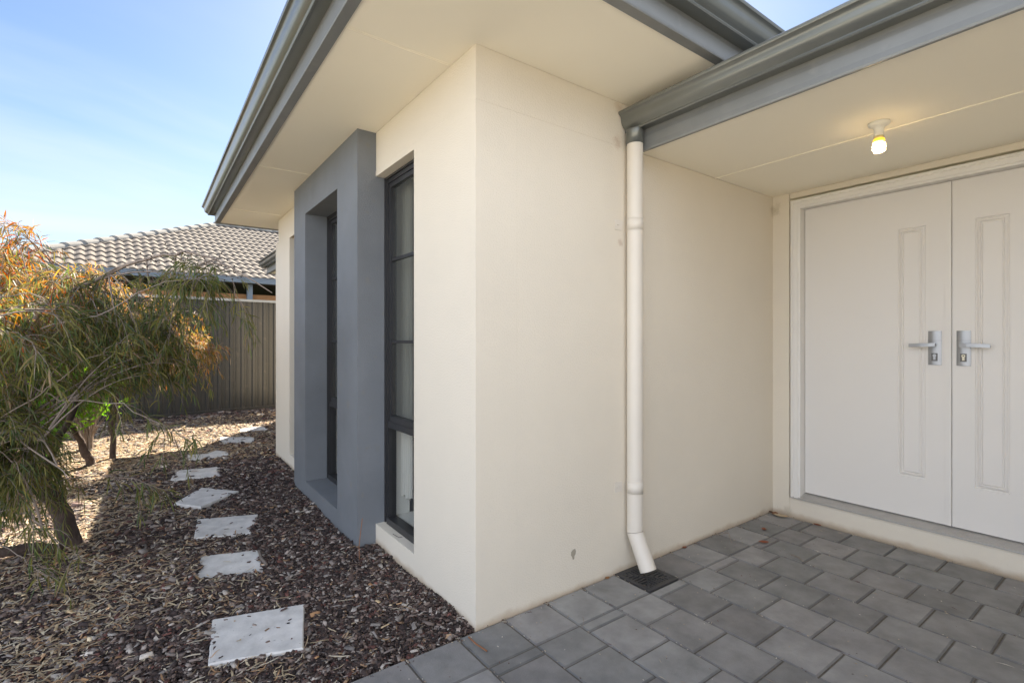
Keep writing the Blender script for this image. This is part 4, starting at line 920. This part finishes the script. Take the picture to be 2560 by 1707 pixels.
# low dead limb at the left
q = MB(); q.tube([(-1.62, 2.20, 0.02), (-1.70, 2.05, 0.10), (-1.86, 1.98, 0.13), (-2.1, 1.95, 0.12), (-2.4, 1.96, 0.10)], [0.028, 0.030, 0.026, 0.022, 0.016], 9)
tag(obj('fallen_branch', q, 'bark', loc=(-1.9, 2.0, 0)), 'thick dead branch lying low against the foot of the nearest trunk', 'branch')

def shrub(name, lab, base, blobs, nst, leafl, wd, cols_, group):
    root = thing(name, lab, 'shrub', (base[0], base[1], 0), group); st_ = MB(); lv = MB()
    for i in range(nst):
        c, rad = random.choice(blobs); v = rv(0.5)
        if v.length > 1: v.normalize()
        tgt = Vector(c) + Vector((v.x * rad[0], v.y * rad[1], abs(v.z) * rad[2] if random.random() < 0.6 else v.z * rad[2])); p = Vector((base[0] + random.uniform(-.05, .05), base[1] + random.uniform(-.05, .05), 0))
        Q = bez(p, Vector((p.x, p.y, tgt.z * 0.6)), tgt, 6); st_.tube(Q, [0.006, .005, .004, .003, .0025, .002], 4, caps=False)
        for k_ in range(15):                                        # rosette of broad leaves at the tip
            pt = Q[-1] + (Q[-2] - Q[-1]) * random.uniform(0, 0.9); d = ((Q[-1] - Q[-2]).normalized() * 0.5 + rv(0.7)).normalized()
            l = random.uniform(*leafl); side = d.cross(rv(1)).normalized() * wd; m1 = pt + d * l * 0.5
            lv.add([pt, m1 - side, pt + d * l + Vector((0, 0, -l * .15)), m1 + side], [(0, 1, 2, 3)], jit(random.choice(cols_)))
    obj('stems', st_, 'twig', root); obj('foliage', lv, 'leaf', root)
GR = [(0.17, 0.33, 0.04), (0.22, 0.38, 0.05), (0.11, 0.23, 0.035)]
shrub('green_shrub', 'bright green leafy shrub between the back trees and the fence', (-1.75, 5.75), [((-1.75, 5.75, 0.75), (0.42, 0.4, 0.38))], 190, (0.05, 0.09), 0.010, GR, 'green shrubs behind the trees')
shrub('green_shrub', 'bright green shrub low behind the nearest trunk at the left', (-2.0, 4.4), [((-1.98, 4.4, 0.60), (0.42, 0.35, 0.38)), ((-1.72, 4.25, 0.90), (0.36, 0.25, 0.22))], 420, (0.05, 0.09), 0.012, GR, 'green shrubs behind the trees')
shrub('green_shrub', 'tall green shrub at the far left edge', (-3.0, 5.0), [((-3.0, 5.0, 1.0), (0.6, 0.6, 0.7))], 260, (0.05, 0.09), 0.011, GR, 'green shrubs behind the trees')

g = MB()                                                             # crumbs of bark, sand and straw caught in the joints
for i in range(1500):
    x = random.choice(EDGE[3:]) + random.gauss(0, 0.004) if random.random() < 0.7 else random.uniform(-1.2, 2.6); y = -random.random() ** 1.4 * 2.2
    if random.random() < 0.25: y = -random.random() * 0.03 - 0.004
    l = random.uniform(0.002, 0.006); a = random.uniform(0, 3.14) if random.random() < 0.5 else 1.57 + random.gauss(0, .2); w_2 = l * random.uniform(0.3, 0.8)
    if random.random() < 0.10: l *= 5; w_2 = 0.0008
    dx, dy = math.cos(a) * l, math.sin(a) * l; ex, ey = -math.sin(a) * w_2, math.cos(a) * w_2; z = 0.0035
    if x > 2.64 or (x < 0 and y > -0.004): continue
    g.add([(x - dx, y - dy, 0), (x + ex, y + ey, 0.0015), (x + dx, y + dy, 0.001), (x - ex, y - ey, 0), (x, y, z)], [(0, 3, 4), (3, 2, 4), (2, 1, 4), (1, 0, 4)],
          random.choice([(0.42, 0.35, 0.25), (0.30, 0.24, 0.17), (0.12, 0.06, 0.045), (0.5, 0.46, 0.38), (0.08, 0.05, 0.04)]))
tag(kind(obj('paving_crumbs', g, 'straw'), 'stuff'), 'crumbs of sand, bark and straw caught in the paver joints', 'crumbs')

# ------------------------------------------------------------------ small litter on the paving
def dry_leaf(x, y, s, rot_, lab, col, z=0.002):
    M_ = MB(); n = 5; vs = []
    for i in range(n + 1):
        t = i / n; wv = s * 0.32 * math.sin(math.pi * min(0.97, t * 0.92 + 0.04)); xx = (t - .5) * s
        h = 0.35 * s * (t - .5) ** 2 + 0.001
        for k_ in (-1, 0, 1):
            a = xx; b2 = k_ * wv; vs.append((x + a * math.cos(rot_) - b2 * math.sin(rot_), y + a * math.sin(rot_) + b2 * math.cos(rot_), z + h + abs(k_) * 0.25 * wv))
    M_.add(vs, [(3 * i + j, 3 * i + j + 1, 3 * i + j + 4, 3 * i + j + 3) for i in range(n) for j in (0, 1)], col)
    tag(obj('fallen_leaf', M_, 'dry_leaf', loc=(x, y, 0)), lab, 'leaf', 'dry leaves on the porch paving')
RED = (0.22, 0.075, 0.04)
dry_leaf(2.585, -0.055, 0.075, 0.3, 'curled brown leaf in the porch corner against the wall', (0.25, 0.12, 0.06))
dry_leaf(2.57, -0.105, 0.10, 1.9, 'long pale curled leaf in the porch corner', (0.45, 0.36, 0.24))
dry_leaf(2.60, -0.020, 0.05, 1.0, 'small dark leaf tucked deepest in the porch corner', (0.12, 0.07, 0.05))
dry_leaf(2.60, -0.34, 0.055, 1.5, 'reddish leaf against the door step', RED)
dry_leaf(2.22, -0.16, 0.05, 0.5, 'small red-brown leaf on the paving nearest the porch side wall', RED)
dry_leaf(2.00, -0.27, 0.065, 2.4, 'largest red-brown leaf lying open on the paving', (0.26, 0.08, 0.04))
dry_leaf(1.52, -0.02, 0.04, 0.1, 'tiny red leaf at the foot of the wall right of the downpipe', RED)
dry_leaf(0.835, -0.012, 0.035, 0.1, 'tiny orange leaf at the wall beside the drain grate', (0.3, 0.15, 0.06))
def stick(name, pts, r, mname, lab, cat, group=None):
    q = MB(); q.tube(pts, r, 5, col={'dry_leaf': (0.30, 0.13, 0.06), 'chip': (0.16, 0.13, 0.11)}.get(mname)); return tag(obj(name, q, mname, loc=(pts[0][0], pts[0][1], 0)), lab, cat, group)
stick('twig', [(1.86, -0.02, 0.006), (1.90, -0.09, 0.030), (1.83, -0.15, 0.005)], 0.0022, 'twig', 'bent straw-coloured twig by the wall right of the downpipe', 'twig')
stick('twig', [(-0.055, -0.03, 0.004), (-0.060, -0.10, 0.010), (-0.045, -0.16, 0.005)], 0.0035, 'dry_leaf', 'red-brown stick in the paver joint near the wall corner', 'twig')
stick('twig', [(0.395, -0.27, 0.0), (0.402, -0.275, 0.03), (0.396, -0.273, 0.055)], 0.0012, 'twig', 'tiny upright dead sprout in a paver joint', 'twig')
stick('twig', [(1.95, -0.46, 0.004), (1.93, -0.51, 0.012), (1.91, -0.55, 0.004)], 0.003, 'twig', 'short curled twig lying mid-porch', 'twig')
stick('twig', [(-0.055, 1.10, 0.123), (-0.045, 1.03, 0.127), (0.02, 0.97, 0.128)] if False else [(0.012, 0.96, 0.128), (0.022, 0.90, 0.125), (0.040, 0.885, 0.126)], 0.0016, 'dark_wood_and_shade', 'thin dark twig lying on the window sill', 'twig')
stick('dead_stem', [(-0.17, 1.02, -0.01), (-0.175, 1.015, 0.08), (-0.165, 1.02, 0.15), (-0.15, 1.03, 0.235)], 0.0022, 'dry_leaf', 'thin orange dead stem standing by the grey surround', 'plant')
stick('stick', [(-0.640, 1.20, 0.030), (-0.652, 1.30, 0.034), (-0.640, 1.42, 0.030)], 0.0085, 'chip', 'weathered grey stick on the right edge of the second stepping stone', 'stick')
